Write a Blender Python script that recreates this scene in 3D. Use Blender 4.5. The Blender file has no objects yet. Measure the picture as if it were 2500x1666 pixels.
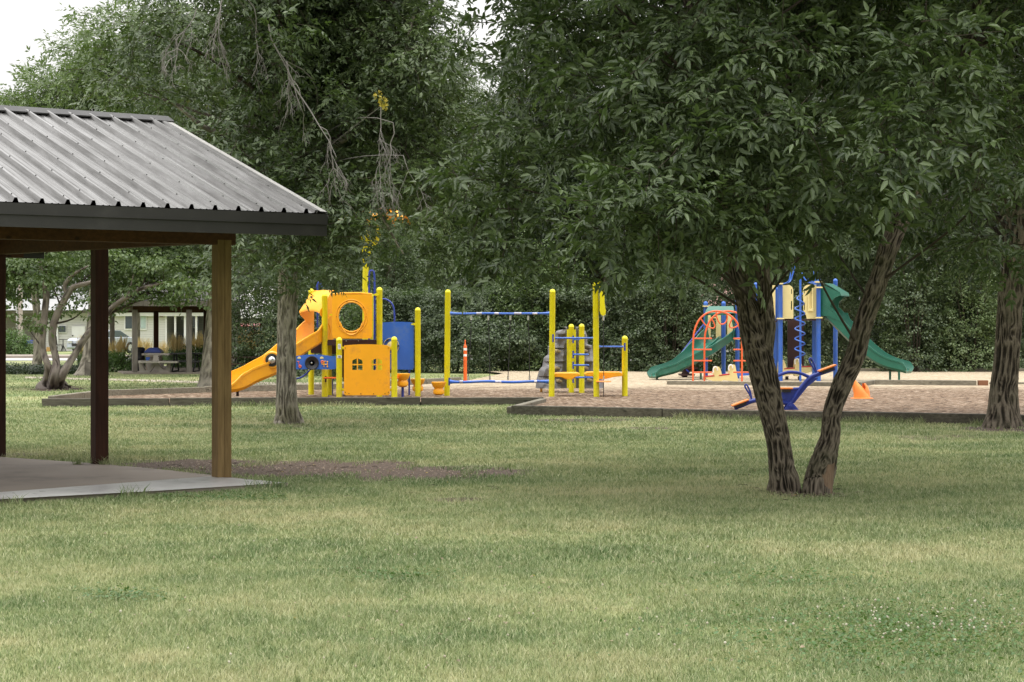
import bpy, math, random
import numpy as np
from math import radians as R, sin, cos, pi, atan2, hypot
from mathutils import Vector, geometry
random.seed(7); rng = np.random.default_rng(11)
S = bpy.context.scene
# ---------------------------------------------------------------- camera, world, sun, exposure
F, CX, HY, H = 4700.0, 1250.0, 796.0, 1.6          # focal length / centre / horizon in the 2500 px frame, eye height
cam = bpy.data.cameras.new('camera'); co = bpy.data.objects.new('camera', cam)
S.collection.objects.link(co); S.camera = co
cam.lens = F/2500*36; cam.sensor_width = 36; cam.clip_end = 1500; cam.clip_start = .1
co.location = (0, 0, H); co.rotation_euler = (R(90), 0, 0)
cam.shift_y = -(833-HY)/2500
W = bpy.data.worlds.new('World'); S.world = W; W.use_nodes = True
nt = W.node_tree; nt.nodes.clear()
out = nt.nodes.new('ShaderNodeOutputWorld'); bg = nt.nodes.new('ShaderNodeBackground')
sky = nt.nodes.new('ShaderNodeTexSky'); sky.sky_type = 'NISHITA'; sky.sun_disc = False
SUN_EL, SUN_AZ = R(74), R(-35)
sky.sun_elevation = SUN_EL; sky.sun_rotation = SUN_AZ + pi
sky.air_density = 1.0; sky.dust_density = 6.0; sky.ozone_density = 1.0
hs = nt.nodes.new('ShaderNodeHueSaturation'); hs.inputs['Saturation'].default_value = .12
mx = nt.nodes.new('ShaderNodeMix'); mx.data_type = 'RGBA'
mx.inputs[0].default_value = .72                     # the cloud deck over the clear sky
mx.inputs[7].default_value = (28.5, 28.2, 27.9, 1)
nt.links.new(sky.outputs[0], hs.inputs['Color']); nt.links.new(hs.outputs[0], mx.inputs[6])
# overcast luminance: brightest overhead, dimmer toward the horizon
tc = nt.nodes.new('ShaderNodeTexCoord'); sxyz = nt.nodes.new('ShaderNodeSeparateXYZ'); nt.links.new(tc.outputs['Generated'], sxyz.inputs[0])
mr = nt.nodes.new('ShaderNodeMapRange'); mr.inputs[3].default_value = .24; mr.inputs[4].default_value = 1.0; nt.links.new(sxyz.outputs[2], mr.inputs[0])
mu = nt.nodes.new('ShaderNodeVectorMath'); mu.operation = 'SCALE'; nt.links.new(mx.outputs[2], mu.inputs[0]); nt.links.new(mr.outputs[0], mu.inputs['Scale'])
nt.links.new(mu.outputs[0], bg.inputs[0]); bg.inputs[1].default_value = .15
nt.links.new(bg.outputs[0], out.inputs[0])
sl = bpy.data.lights.new('sun', 'SUN'); so = bpy.data.objects.new('sun', sl); S.collection.objects.link(so)
sl.energy = 1.5; sl.angle = R(20); sl.color = (1, .97, .92)
so.rotation_euler = (pi/2-SUN_EL, 0, SUN_AZ)   # light comes from behind the camera, to its left
S.view_settings.view_transform = 'Standard'; S.view_settings.look = 'None'
S.view_settings.exposure = .0; S.view_settings.gamma = 1; S.view_settings.use_curve_mapping = False
S.render.engine = 'CYCLES'
c = S.cycles; c.max_bounces = 6; c.diffuse_bounces = 3; c.glossy_bounces = 2; c.transmission_bounces = 3
c.use_denoising = True; c.caustics_reflective = False; c.caustics_refractive = False
# ---------------------------------------------------------------- helpers
def P(px, py, D): return ((px-CX)/F*D, D, H-(py-HY)/F*D)
def G(px, py, z=0.0):
    D = (H-z)*F/(py-HY); return ((px-CX)/F*D, D, z)
def setk(o, **k):
    for a, b in k.items():
        if b is not None: o[a] = b
def link(name, me, parent=None, mat=None, smooth=False):
    o = bpy.data.objects.new(name, me); S.collection.objects.link(o)
    for m in (mat if isinstance(mat, (list, tuple)) else [mat]):
        if m is not None: me.materials.append(m)
    if smooth: me.polygons.foreach_set('use_smooth', np.ones(len(me.polygons), bool))
    if parent is not None: o.parent = parent
    return o
def root_loc(o):
    while o.parent is not None: o = o.parent
    return Vector(o.location)
def thing(name, label, cat, loc=(0, 0, 0), group=None):
    o = bpy.data.objects.new(name, None); S.collection.objects.link(o)
    o.location = loc; o.empty_display_size = .1
    setk(o, label=label, category=cat, group=group); return o
class MB:
    def __init__(s): s.v = []; s.f = []; s.m = []; s.cm = 0; s.marks = []
    def add(s, vs, fs):
        b = len(s.v); s.marks.append((b, len(s.f))); s.v += [tuple(map(float, v)) for v in vs]
        for f in fs: s.f.append([i+b for i in f]); s.m.append(s.cm)
        return s
    def box(s, c, d, rz=0.0, ry=0.0):
        x, y, z = d[0]/2, d[1]/2, d[2]/2; vs = []
        for sx in (-x, x):
            for sy in (-y, y):
                for sz in (-z, z):
                    a, h = sx*cos(ry)+sz*sin(ry), -sx*sin(ry)+sz*cos(ry)
                    vs.append((c[0]+a*cos(rz)-sy*sin(rz), c[1]+a*sin(rz)+sy*cos(rz), c[2]+h))
        return s.add(vs, [(0, 1, 3, 2), (4, 6, 7, 5), (0, 4, 5, 1), (2, 3, 7, 6), (0, 2, 6, 4), (1, 5, 7, 3)])
    def beam(s, a, b, w, h):
        a, b = Vector(a), Vector(b); d = (b-a).normalized()
        n = Vector((-d.y, d.x, 0)); n = n.normalized() if n.length > 1e-4 else Vector((1, 0, 0))
        u = d.cross(n)*(h/2); n = n*(w/2); vs = []
        for p in (a, b): vs += [p+n+u, p-n+u, p-n-u, p+n-u]
        return s.add(vs, [(0, 3, 2, 1), (4, 5, 6, 7), (0, 1, 5, 4), (1, 2, 6, 5), (2, 3, 7, 6), (3, 0, 4, 7)])
    def tube(s, pts, r, n=10, cap=True, closed=False):
        pts = [Vector(p) for p in pts]; k = len(pts)
        rs = [r]*k if not hasattr(r, '__len__') else list(r)
        t0 = (pts[1]-pts[0]).normalized(); up = Vector((0, 0, 1)) if abs(t0.z) < .9 else Vector((1, 0, 0))
        u = t0.cross(up).normalized(); vs = []; fs = []
        for i in range(k):
            if closed: t = pts[(i+1) % k]-pts[i-1]
            else: t = pts[min(i+1, k-1)]-pts[max(i-1, 0)]
            t.normalize(); u = (u-t*u.dot(t)).normalized(); w = t.cross(u)
            for j in range(n):
                a = 2*pi*j/n; vs.append(pts[i]+(u*cos(a)+w*sin(a))*rs[i])
        for i in range(k if closed else k-1):
            for j in range(n):
                i2 = (i+1) % k
                fs.append((i*n+j, i*n+(j+1) % n, i2*n+(j+1) % n, i2*n+j))
        if cap and not closed: fs += [tuple(range(n))[::-1], tuple((k-1)*n+j for j in range(n))]
        return s.add(vs, fs)
    def lathe(s, c, prof, n=20, ax='z'):
        vs = []; fs = []
        for r, h in prof:
            for j in range(n):
                a = 2*pi*j/n; x, y = r*cos(a), r*sin(a)
                vs.append((c[0]+x, c[1]+y, c[2]+h) if ax == 'z' else (c[0]+x, c[1]-h, c[2]+y))
        for i in range(len(prof)-1):
            for j in range(n): fs.append((i*n+j, i*n+(j+1) % n, (i+1)*n+(j+1) % n, (i+1)*n+j))
        fs.append(tuple(range(n))[::-1]); fs.append(tuple((len(prof)-1)*n+j for j in range(n)))
        return s.add(vs, fs)
    def plate(s, outer, y0, y1, holes=(), fn=None):
        """outer / holes: (x, z) loops in a vertical plane; fn maps (x, y, z) to world"""
        loops = [list(outer)]+[list(h) for h in holes]
        flat = [p for l in loops for p in l]
        tri = geometry.tessellate_polygon([[Vector((p[0], p[1], 0)) for p in l] for l in loops])
        n = len(flat); fn = fn or (lambda x, y, z: (x, y, z))
        vs = [fn(p[0], y0, p[1]) for p in flat]+[fn(p[0], y1, p[1]) for p in flat]
        fs = [tuple(t) for t in tri]+[tuple(i+n for i in t[::-1]) for t in tri]
        b = 0
        for l in loops:
            k = len(l)
            for i in range(k): fs.append((b+i, b+(i+1) % k, b+(i+1) % k+n, b+i+n))
            b += k
        return s.add(vs, fs)
    def grid(s, rows, close=False):
        n = len(rows[0]); vs = [p for r in rows for p in r]; fs = []
        for i in range(len(rows)-1):
            for j in range(n-1): fs.append((i*n+j, i*n+j+1, (i+1)*n+j+1, (i+1)*n+j))
        return s.add(vs, fs)
    def build(s, name, mat, parent=None, smooth=False, fix=True, label=None, bevel=0, each=False):
        if each:                                  # one object per added shape
            for k, (v0, f0) in enumerate(s.marks):
                v1, f1 = s.marks[k+1] if k+1 < len(s.marks) else (len(s.v), len(s.f)); q_ = MB()
                q_.v = s.v[v0:v1]; q_.f = [[i-v0 for i in f] for f in s.f[f0:f1]]; q_.m = s.m[f0:f1]
                o = q_.build(name, mat, parent, smooth, fix, label, bevel)
            return o
        off = root_loc(parent) if parent is not None else Vector((0, 0, 0))
        me = bpy.data.meshes.new(name)
        me.from_pydata([Vector(v)-off for v in s.v], [], s.f)
        if fix:
            import bmesh
            bm = bmesh.new(); bm.from_mesh(me); bmesh.ops.recalc_face_normals(bm, faces=bm.faces); bm.to_mesh(me); bm.free()
        o = link(name, me, parent, mat)
        if any(s.m): me.polygons.foreach_set('material_index', s.m)
        if smooth:
            me.polygons.foreach_set('use_smooth', np.ones(len(me.polygons), bool))
            try: me.set_sharp_from_angle(angle=R(40))
            except Exception: pass
        if bevel:
            b = o.modifiers.new('b', 'BEVEL'); b.width = bevel; b.segments = 2; b.limit_method = 'ANGLE'
        if label: o['label'] = label
        return o
def single(mb, name, mat, label, cat, group=None, kind=None, smooth=False, bevel=0):
    o = mb.build(name, mat, None, smooth=smooth, bevel=bevel)
    if kind: o['kind'] = kind
    setk(o, label=label, category=cat, group=group); return o
def px_loop(pts, D): return [(P(x, y, D)[0], P(x, y, D)[2]) for x, y in pts]
def arc(cx, cy, rx, ry, a0, a1, n=12): return [(cx+rx*cos(R(a0+(a1-a0)*i/n)), cy+ry*sin(R(a0+(a1-a0)*i/n))) for i in range(n+1)]
def rrect(x0, y0, x1, y1, r, n=5):
    o = []
    for cx, cy, a in ((x1-r, y1-r, 0), (x0+r, y1-r, 90), (x0+r, y0+r, 180), (x1-r, y0+r, 270)):
        o += arc(cx, cy, r, r, a, a+90, n)
    return o
def catmull(pts, n):
    pts = np.array(pts, float); k = len(pts); q = np.vstack([2*pts[0]-pts[1], pts, 2*pts[-1]-pts[-2]]); o = []
    for s_ in np.linspace(0, k-1-1e-9, n):
        i = int(s_); t = s_-i; a, b, c_, d = q[i], q[i+1], q[i+2], q[i+3]
        o.append(.5*((2*b)+(c_-a)*t+(2*a-5*b+4*c_-d)*t*t+(3*b-a-3*c_+d)*t**3))
    return np.array(o)
# numpy value noise
_perm = rng.random((64, 64, 64)).astype(np.float32)
def vnoise(x, y, z):
    xi, yi, zi = np.floor(x).astype(int), np.floor(y).astype(int), np.floor(z).astype(int)
    fx, fy, fz = x-xi, y-yi, z-zi
    fx, fy, fz = [t*t*(3-2*t) for t in (fx, fy, fz)]
    g = lambda a, b, c_: _perm[(xi+a) & 63, (yi+b) & 63, (zi+c_) & 63]
    l = lambda a, b, t: a+(b-a)*t
    return l(l(l(g(0,0,0), g(1,0,0), fx), l(g(0,1,0), g(1,1,0), fx), fy), l(l(g(0,0,1), g(1,0,1), fx), l(g(0,1,1), g(1,1,1), fx), fy), fz)
def npmesh(name, verts, quads=None, tris=None, matidx=None):
    me = bpy.data.meshes.new(name)
    nq = 0 if quads is None else len(quads); ntr = 0 if tris is None else len(tris)
    me.vertices.add(len(verts)); me.vertices.foreach_set('co', np.asarray(verts, np.float32).ravel())
    li = np.concatenate([a.ravel() for a in (quads, tris) if a is not None and len(a)]).astype(np.int32)
    me.loops.add(len(li)); me.loops.foreach_set('vertex_index', li)
    st = np.concatenate([np.arange(nq)*4, nq*4+np.arange(ntr)*3]).astype(np.int32)
    me.polygons.add(nq+ntr); me.polygons.foreach_set('loop_start', st)
    if matidx is not None: me.polygons.foreach_set('material_index', matidx.astype(np.int32))
    me.update(calc_edges=True); return me
# ---------------------------------------------------------------- materials
class N:
    def __init__(s, name):
        s.m = bpy.data.materials.new(name); s.m.use_nodes = True; s.t = s.m.node_tree
        s.b = s.t.nodes['Principled BSDF']
    def n(s, k, **kw):
        q = s.t.nodes.new('ShaderNode'+k)
        for a, b in kw.items():
            if a in q.inputs: q.inputs[a].default_value = b
            else: setattr(q, a, b)
        return q
    def l(s, a, b): s.t.links.new(a, b)
    def mapv(s, src, sc):
        q = s.n('Mapping'); q.inputs['Scale'].default_value = sc; s.l(src, q.inputs[0]); return q.outputs[0]
    def noise(s, vec, scale, detail=4, rough=.6):
        q = s.n('TexNoise'); q.inputs['Scale'].default_value = scale; q.inputs['Detail'].default_value = detail
        q.inputs['Roughness'].default_value = rough; s.l(vec, q.inputs['Vector']); return q.outputs['Fac']
    def ramp(s, fac, stops):
        q = s.n('ValToRGB'); e = q.color_ramp.elements
        while len(e) < len(stops): e.new(.5)
        for i, (p, c_) in enumerate(stops):
            e[i].position = p; e[i].color = (c_ if hasattr(c_, '__len__') else (c_, c_, c_))[:3]+(1,) if not hasattr(c_, '__len__') or len(c_) == 3 else c_
        s.l(fac, q.inputs[0]); return q.outputs[0]
    def mix(s, f, a, b, bt='MIX'):
        q = s.n('Mix'); q.data_type = 'RGBA'; q.blend_type = bt
        for v, i in ((f, 0), (a, 6), (b, 7)):
            if hasattr(v, 'is_linked'): s.l(v, q.inputs[i])
            else: q.inputs[i].default_value = v if i == 0 else tuple(v)[:3]+(1,)
        return q.outputs[2]
    def bump(s, h, st, dist=.01):
        q = s.n('Bump'); q.inputs['Strength'].default_value = st; q.inputs['Distance'].default_value = dist
        s.l(h, q.inputs['Height']); s.l(q.outputs[0], s.b.inputs['Normal'])
    def math(s, op, a, b=None, cl=False):
        q = s.n('Math'); q.operation = op; q.use_clamp = cl
        for v, i in ((a, 0), (b, 1)):
            if v is None: continue
            if hasattr(v, 'is_linked'): s.l(v, q.inputs[i])
            else: q.inputs[i].default_value = v
        return q.outputs[0]
    def pos(s): return s.n('NewGeometry').outputs['Position']
    def obj(s): return s.n('TexCoord').outputs['Object']
def pbr(name, col, rough=.5, metal=0, var=.12, sc=3.0, bump=0.0, bsc=60, spec=.5, dirt=None):
    q = N(name); p = q.pos(); f = q.noise(p, sc, 5)
    a = tuple(max(0, c_*(1-var)) for c_ in col); b = tuple(min(1, c_*(1+var)) for c_ in col)
    cc = q.ramp(f, [(.3, a), (.7, b)])
    if dirt:
        f2 = q.noise(p, dirt[1], 6, .7); cc = q.mix(q.ramp(f2, [(.52, 0.0), (.72, 1.0)]), cc, dirt[0])
    q.l(cc, q.b.inputs['Base Color'])
    q.b.inputs['Roughness'].default_value = rough; q.b.inputs['Metallic'].default_value = metal
    q.b.inputs['Specular IOR Level'].default_value = spec
    if rough > 0: q.l(q.math('ADD', rough-.08, q.math('MULTIPLY', q.noise(p, sc*4), .16)), q.b.inputs['Roughness'])
    if bump: q.bump(q.noise(p, bsc, 4), bump, .01)
    return q.m
def wood(name, a, b, ax=2, bump=.25, knots=True, rough=.75):
    """stretched grain along axis ax (world)"""
    q = N(name); sc = [14, 14, 14]; sc[ax] = 1.2
    v = q.mapv(q.pos(), sc); f = q.noise(v, 2.2, 6, .65); f2 = q.noise(q.pos(), 1.1, 3)
    cc = q.ramp(f, [(.3, a), (.68, b)])
    cc = q.mix(q.ramp(f2, [(.4, 0.0), (.75, .55)]), cc, tuple(x*.6 for x in a))
    if knots:
        vo = q.n('TexVoronoi'); vo.inputs['Scale'].default_value = 1.0
        q.l(q.mapv(q.pos(), [5 if i != ax else 1.9 for i in range(3)]), vo.inputs['Vector'])
        cc = q.mix(q.ramp(vo.outputs['Distance'], [(.05, .85), (.13, 0.0)]), cc, tuple(x*.3 for x in a))
    oi = q.n('ObjectInfo').outputs['Random']; cc = q.mix(q.math('MULTIPLY', oi, .38), cc, tuple(x*.45 for x in a))
    q.l(cc, q.b.inputs['Base Color']); q.b.inputs['Roughness'].default_value = rough
    q.b.inputs['Specular IOR Level'].default_value = .3
    q.bump(f, bump, .01); return q.m
def leafmat(name, lo, hi, tr=(.10, .19, .03), trf=.28, rough=.42, spec=.45, yellow=0.0):
    q = N(name); g = q.n('NewGeometry'); rnd = g.outputs['Random Per Island']
    f = q.noise(q.pos(), .55, 3)
    s_ = q.math('ADD', q.math('MULTIPLY', rnd, .6), q.math('MULTIPLY', f, .4))
    cc = q.ramp(s_, [(.15, lo), (.8, hi)])
    if yellow: cc = q.mix(q.ramp(rnd, [(1-yellow, 0.0), (1-yellow+.001, 1.0)]), cc, (.35, .27, .04))
    q.l(cc, q.b.inputs['Base Color']); q.b.inputs['Roughness'].default_value = rough
    q.b.inputs['Specular IOR Level'].default_value = spec
    t = q.n('BsdfTranslucent'); t.inputs[0].default_value = tr+(1,)
    ms = q.n('MixShader'); ms.inputs[0].default_value = trf
    q.l(q.b.outputs[0], ms.inputs[1]); q.l(t.outputs[0], ms.inputs[2])
    q.l(ms.outputs[0], q.t.nodes['Material Output'].inputs[0]); return q.m
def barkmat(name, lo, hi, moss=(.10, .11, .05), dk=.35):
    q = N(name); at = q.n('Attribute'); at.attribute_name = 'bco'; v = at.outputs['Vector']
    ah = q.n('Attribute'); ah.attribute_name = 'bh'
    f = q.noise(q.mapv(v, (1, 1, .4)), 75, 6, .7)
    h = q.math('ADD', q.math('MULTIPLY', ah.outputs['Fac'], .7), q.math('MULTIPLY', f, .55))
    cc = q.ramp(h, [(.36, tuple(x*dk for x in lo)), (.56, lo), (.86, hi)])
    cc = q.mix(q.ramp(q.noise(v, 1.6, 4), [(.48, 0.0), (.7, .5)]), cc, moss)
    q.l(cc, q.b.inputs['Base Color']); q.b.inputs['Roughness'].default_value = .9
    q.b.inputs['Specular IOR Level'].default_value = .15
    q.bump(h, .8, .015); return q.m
M = {}
M['yellow'] = pbr('yellow_paint', (.74, .67, .008), .35, var=.05, dirt=((.5, .42, .05), 2.5))
M['orange'] = pbr('orange_plastic', (.90, .40, .010), .38, var=.06, dirt=((.66, .27, .03), 3))
M['orange2'] = pbr('red_orange_plastic', (.80, .13, .02), .35, var=.06)
M['peach'] = pbr('faded_orange_plastic', (.90, .27, .05), .45, var=.08)
M['archred'] = pbr('orange_red_coating', (.72, .12, .03), .4, var=.06)
M['blue'] = pbr('blue_paint', (.035, .13, .52), .35, var=.07, dirt=((.09, .17, .42), 3))
M['blued'] = pbr('deep_blue_coating', (.02, .045, .30), .35, var=.1)
M['cream'] = pbr('cream_plastic', (.78, .66, .30), .45, var=.05)
M['green'] = pbr('green_plastic', (.014, .115, .075), .33, var=.1, dirt=((.05, .17, .13), 2))
M['red'] = pbr('red_plastic', (.45, .02, .02), .45)
M['dkbrown'] = pbr('brown_coated_deck', (.035, .012, .010), .6)
M['black'] = pbr('black_metal', (.012, .011, .012), .45)
M['blackpl'] = pbr('black_plastic', (.015, .015, .017), .35)
M['silver'] = pbr('silver_metal', (.6, .6, .6), .25, .9)
M['white'] = pbr('white_paint', (.78, .78, .76), .5, var=.04)
M['rope'] = pbr('black_rope', (.02, .02, .02), .8)
M['conc'] = pbr('concrete', (.27, .228, .188), .75, var=.12, sc=1.3, bump=.15, bsc=40, dirt=((.17, .145, .125), .9))
M['concwet'] = pbr('damp_smooth_concrete', (.48, .47, .46), .30, var=.1, sc=1.2, dirt=((.2, .19, .18), 1.6))
M['tconc'] = pbr('cast_concrete', (.36, .33, .28), .8, var=.1, sc=4, bump=.2)
M['asph'] = pbr('pale_asphalt', (.42, .41, .40), .85, var=.1, sc=1)
M['rock'] = pbr('grey_moulded_rock', (.17, .168, .172), .6, var=.15, sc=4)
M['metaldk'] = pbr('dark_fascia_metal', (.018, .017, .016), .5, .0, var=.25, sc=2, dirt=((.034, .032, .030), 2.5))
M['glass'] = pbr('window_glass', (.04, .06, .07), .08, 0, var=.3, sc=.5, spec=.9)
M['dkbrown2'] = pbr('brown_slat', (.07, .03, .022), .6)
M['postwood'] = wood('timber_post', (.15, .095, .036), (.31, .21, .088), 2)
M['postdark'] = wood('dark_post', (.028, .009, .004), (.070, .024, .011), 2)
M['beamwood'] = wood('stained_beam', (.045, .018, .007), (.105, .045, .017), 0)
M['greywood'] = wood('weathered_timber', (.13, .115, .085), (.32, .29, .22), 0, .35)
M['darktimber'] = wood('dark_weathered_timber', (.055, .048, .035), (.17, .155, .12), 0, .35)
M['greywood2'] = wood('weathered_post', (.16, .14, .115), (.33, .30, .26), 2, .25)
M['redwood'] = wood('reddish_timber', (.22, .09, .045), (.36, .18, .10), 0)
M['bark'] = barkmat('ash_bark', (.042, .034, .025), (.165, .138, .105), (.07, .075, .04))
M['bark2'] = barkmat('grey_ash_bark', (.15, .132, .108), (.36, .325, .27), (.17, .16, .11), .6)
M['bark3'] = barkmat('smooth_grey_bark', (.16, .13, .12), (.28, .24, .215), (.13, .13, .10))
M['twig'] = pbr('twig_bark', (.05, .04, .03), .9, spec=.2)
M['deadtwig'] = pbr('dead_twig', (.20, .185, .17), .9, spec=.2, var=.2)
M['leaf_near'] = leafmat('ash_leaf_near', (.020, .038, .013), (.122, .165, .072), (.09, .16, .025), .22)
M['leaf_mid'] = leafmat('ash_leaf_mid', (.028, .050, .018), (.105, .142, .060), (.08, .14, .02), .22)
M['leaf_light'] = leafmat('grey_green_leaf', (.075, .115, .045), (.165, .215, .095), (.14, .22, .05))
M['leaf_dark'] = leafmat('dark_leaf', (.012, .024, .009), (.045, .066, .026), (.05, .09, .02), .16)
M['leaf_hedge'] = leafmat('hedge_leaf', (.026, .045, .019), (.120, .160, .076), (.10, .17, .04))
M['leaf_maple'] = leafmat('maple_leaf', (.045, .082, .024), (.135, .185, .065), (.12, .2, .04))
M['leaf_yel'] = leafmat('yellow_leaf', (.45, .36, .03), (.62, .52, .06), (.5, .4, .03))
M['leaf_bush'] = leafmat('bush_leaf', (.055, .11, .03), (.13, .21, .06))
M['shingle'] = pbr('grey_shingles', (.12, .115, .105), .9, var=.25, sc=9, bump=.4, bsc=25)
# ---------------------------------------------------------------- ground
def grassmat(name, blades):
    q = N(name); p = q.pos()
    v = q.mapv(p, (.6, 1, 0))
    n1 = q.math('ADD', q.math('MULTIPLY', q.noise(v, .42, 4, .55), .65), q.math('MULTIPLY', q.noise(q.mapv(p, (1, 1, 0)), .9, 5, .7), .35)); n2 = q.noise(q.mapv(p, (1, 1, 0)), 2.6, 4, .6); n3 = q.noise(q.mapv(p, (1, 1, 0)), 38 if not blades else 9, 4, .7)
    f = q.math('ADD', q.math('MULTIPLY', n1, .62), q.math('ADD', q.math('MULTIPLY', n2, .20), q.math('MULTIPLY', n3, .18)))
    cc = q.ramp(f, [(.37, (.070, .145, .042)), (.45, (.150, .218, .080)), (.515, (.265, .315, .135)), (.58, (.42, .41, .22))])
    if blades:
        rnd = q.n('NewGeometry').outputs['Random Per Island']
        cc = q.mix(q.ramp(rnd, [(.0, .0), (.76, .18), (.80, .6), (1, .85)]), cc, (.50, .49, .31))
        cc = q.mix(q.ramp(rnd, [(.0, .75), (.38, .0)]), cc, (.06, .11, .032))
    else:
        cc = q.mix(.32, cc, (.16, .145, .065))
        # worn earth: mask attribute painted from the same outlines as the blade gaps
        at = q.n('Attribute'); at.attribute_name = 'bare'
        nn = q.noise(p, 3.2, 5, .7)
        msk = q.ramp(q.math('ADD', q.math('MULTIPLY', at.outputs['Fac'], .8), q.math('MULTIPLY', nn, .4)), [(.48, 0.0), (.62, 1.0)])
        dirt = q.ramp(q.noise(p, 22, 6, .75), [(.35, (.045, .033, .025)), (.54, (.115, .085, .065)), (.72, (.27, .21, .165))])
        cc = q.mix(msk, cc, dirt)
        q.bump(n3, .5, .03)
    q.l(cc, q.b.inputs['Base Color']); q.b.inputs['Roughness'].default_value = .75 if not blades else .5
    q.b.inputs['Specular IOR Level'].default_value = .15 if not blades else .3
    if blades:
        t = q.n('BsdfTranslucent'); q.l(cc, t.inputs[0]); ms = q.n('MixShader'); ms.inputs[0].default_value = .3
        q.l(q.b.outputs[0], ms.inputs[1]); q.l(t.outputs[0], ms.inputs[2]); q.l(ms.outputs[0], q.t.nodes['Material Output'].inputs[0])
    return q.m
M['lawn'] = grassmat('lawn_ground', False); M['blade'] = grassmat('grass_blade', True)
# bare patches: (px, py, half width px, half height px, strength)
BARE = [(760, 1147, 300, 20, 1.0), (1050, 1158, 230, 15, 1.0), (460, 1136, 170, 13, .95), (1110, 1219, 80, 8, .7),
        (1400, 1026, 160, 5, .8), (1600, 1046, 90, 4, .5), (1960, 1208, 110, 9, .85), (2300, 1068, 190, 10, .5), (60, 1110, 120, 5, .5),
        (720, 1042, 70, 8, .5), (2450, 1050, 110, 8, .75), (140, 950, 60, 5, .8), (1180, 1240, 300, 10, .3), (1550, 1180, 420, 26, .32), (2350, 1240, 300, 30, .35)]
def bare(x, y):
    py = HY+H*F/np.maximum(y, .5); px = CX+F*x/np.maximum(y, .5); m = np.zeros_like(x)
    for a, b, w, h, s_ in BARE:
        cx, cy, _ = G(a, b); wx = w/F*cy; hy = h/F*cy*cy/H
        d = np.sqrt(((x-cx)/wx)**2+((y-cy)/hy)**2); d = d+.7*(vnoise(x*2.1, y*1.1, x*0)-.5)+.6*(vnoise(x*6.3, y*3.1, x*0+3)-.5)
        m = np.maximum(m, s_*np.clip(1.5-d, 0, 1)*1.0)
    return np.clip(m, 0, 1)
ys = np.concatenate([[-150, -20, 2], np.arange(5, 50, .18), np.arange(50, 130, 3), [160, 260, 600]])
xs = np.concatenate([[-400, -120, -60, -30], np.arange(-14, 14, .22), [20, 40, 90, 200, 400]])
gx, gy = np.meshgrid(xs, ys); nx, ny = len(xs), len(ys)
gz = -.04*np.clip(np.abs(gx)-60, 0, 1)*0
idx = np.arange(nx*ny).reshape(ny, nx)
gq = np.stack([idx[:-1, :-1], idx[:-1, 1:], idx[1:, 1:], idx[1:, :-1]], -1).reshape(-1, 4)
gme = npmesh('lawn', np.stack([gx.ravel(), gy.ravel(), gz.ravel()], 1), gq)
a_ = gme.attributes.new('bare', 'FLOAT', 'POINT'); a_.data.foreach_set('value', bare(gx.ravel(), gy.ravel()).astype(np.float32))
lawn = link('lawn', gme, None, M['lawn']); setk(lawn, kind='structure', label='mown park lawn with worn yellow and bare brown patches', category='lawn')
def flat(name, pts, z, mat, label, cat, th=0.0, kind='structure'):
    mb = MB(); n = len(pts)
    if th:
        mb.add([(p[0], p[1], z) for p in pts]+[(p[0], p[1], z-th) for p in pts], [tuple(range(n)), tuple(range(2*n-1, n-1, -1))]+[(i, i+n, (i+1) % n+n, (i+1) % n) for i in range(n)])
    else: mb.add([(p[0], p[1], z) for p in pts], [tuple(range(n))])
    o = mb.build(name, mat); setk(o, kind=kind, label=label, category=cat); return o
# mulch sheet
q = N('wood_chip_mulch'); p = q.pos()
vo = q.n('TexVoronoi'); vo.inputs['Scale'].default_value = 1.0; q.l(q.mapv(p, (13, 20, 1)), vo.inputs['Vector'])
fn = q.noise(p, 60, 3, .7); fb = q.noise(p, .9, 4)
sep = q.n('SeparateColor'); q.l(vo.outputs['Color'], sep.inputs[0])
f = q.math('ADD', q.math('MULTIPLY', sep.outputs[0], .65), q.math('MULTIPLY', fn, .35))
brown = q.ramp(f, [(.2, (.035, .020, .012)), (.45, (.135, .088, .055)), (.68, (.25, .175, .118)), (.86, (.52, .43, .33))])
tan = q.ramp(f, [(.1, (.19, .14, .085)), (.45, (.38, .31, .215)), (.8, (.52, .44, .32)), (.95, (.68, .60, .48))])
sx = q.n('SeparateXYZ'); q.l(p, sx.inputs[0])
yy = q.math('ADD', sx.outputs[1], q.math('MULTIPLY', q.math('SUBTRACT', fb, .5), 9.0))
msk = q.ramp(q.math('MULTIPLY', q.math('SUBTRACT', yy, 45.5), .22, True), [(0, 0.0), (1, 1.0)])
cc = q.mix(msk, brown, tan); q.l(cc, q.b.inputs['Base Color']); q.b.inputs['Roughness'].default_value = .9
q.b.inputs['Specular IOR Level'].default_value = .15; q.bump(f, .7, .03); M['mulch'] = q.m
C0, C1, C2 = G(102, 994), G(1328, 989.5), G(1250, 1013.5)
ang = (G(2500, 1040)[0]-C2[0], G(2500, 1040)[1]-C2[1]); ln = hypot(*ang); ang = (ang[0]/ln, ang[1]/ln)
C3 = (C2[0]+ang[0]*26, C2[1]+ang[1]*26, 0)
rear = [G(265, 974), G(500, 966), G(840, 957), G(1122, 939)]
mz = .07
mul = [C0, C1, C2, C3, (34, 34, 0), (34, 65.4, 0), (-1, 65.4, 0), (G(1230, 917)[0], G(1230, 917)[1], 0)]+rear[::-1]
flat('mulch_bed', mul, mz, M['mulch'], 'brown and tan wood chip surface under the play equipment', 'mulch')
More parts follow.
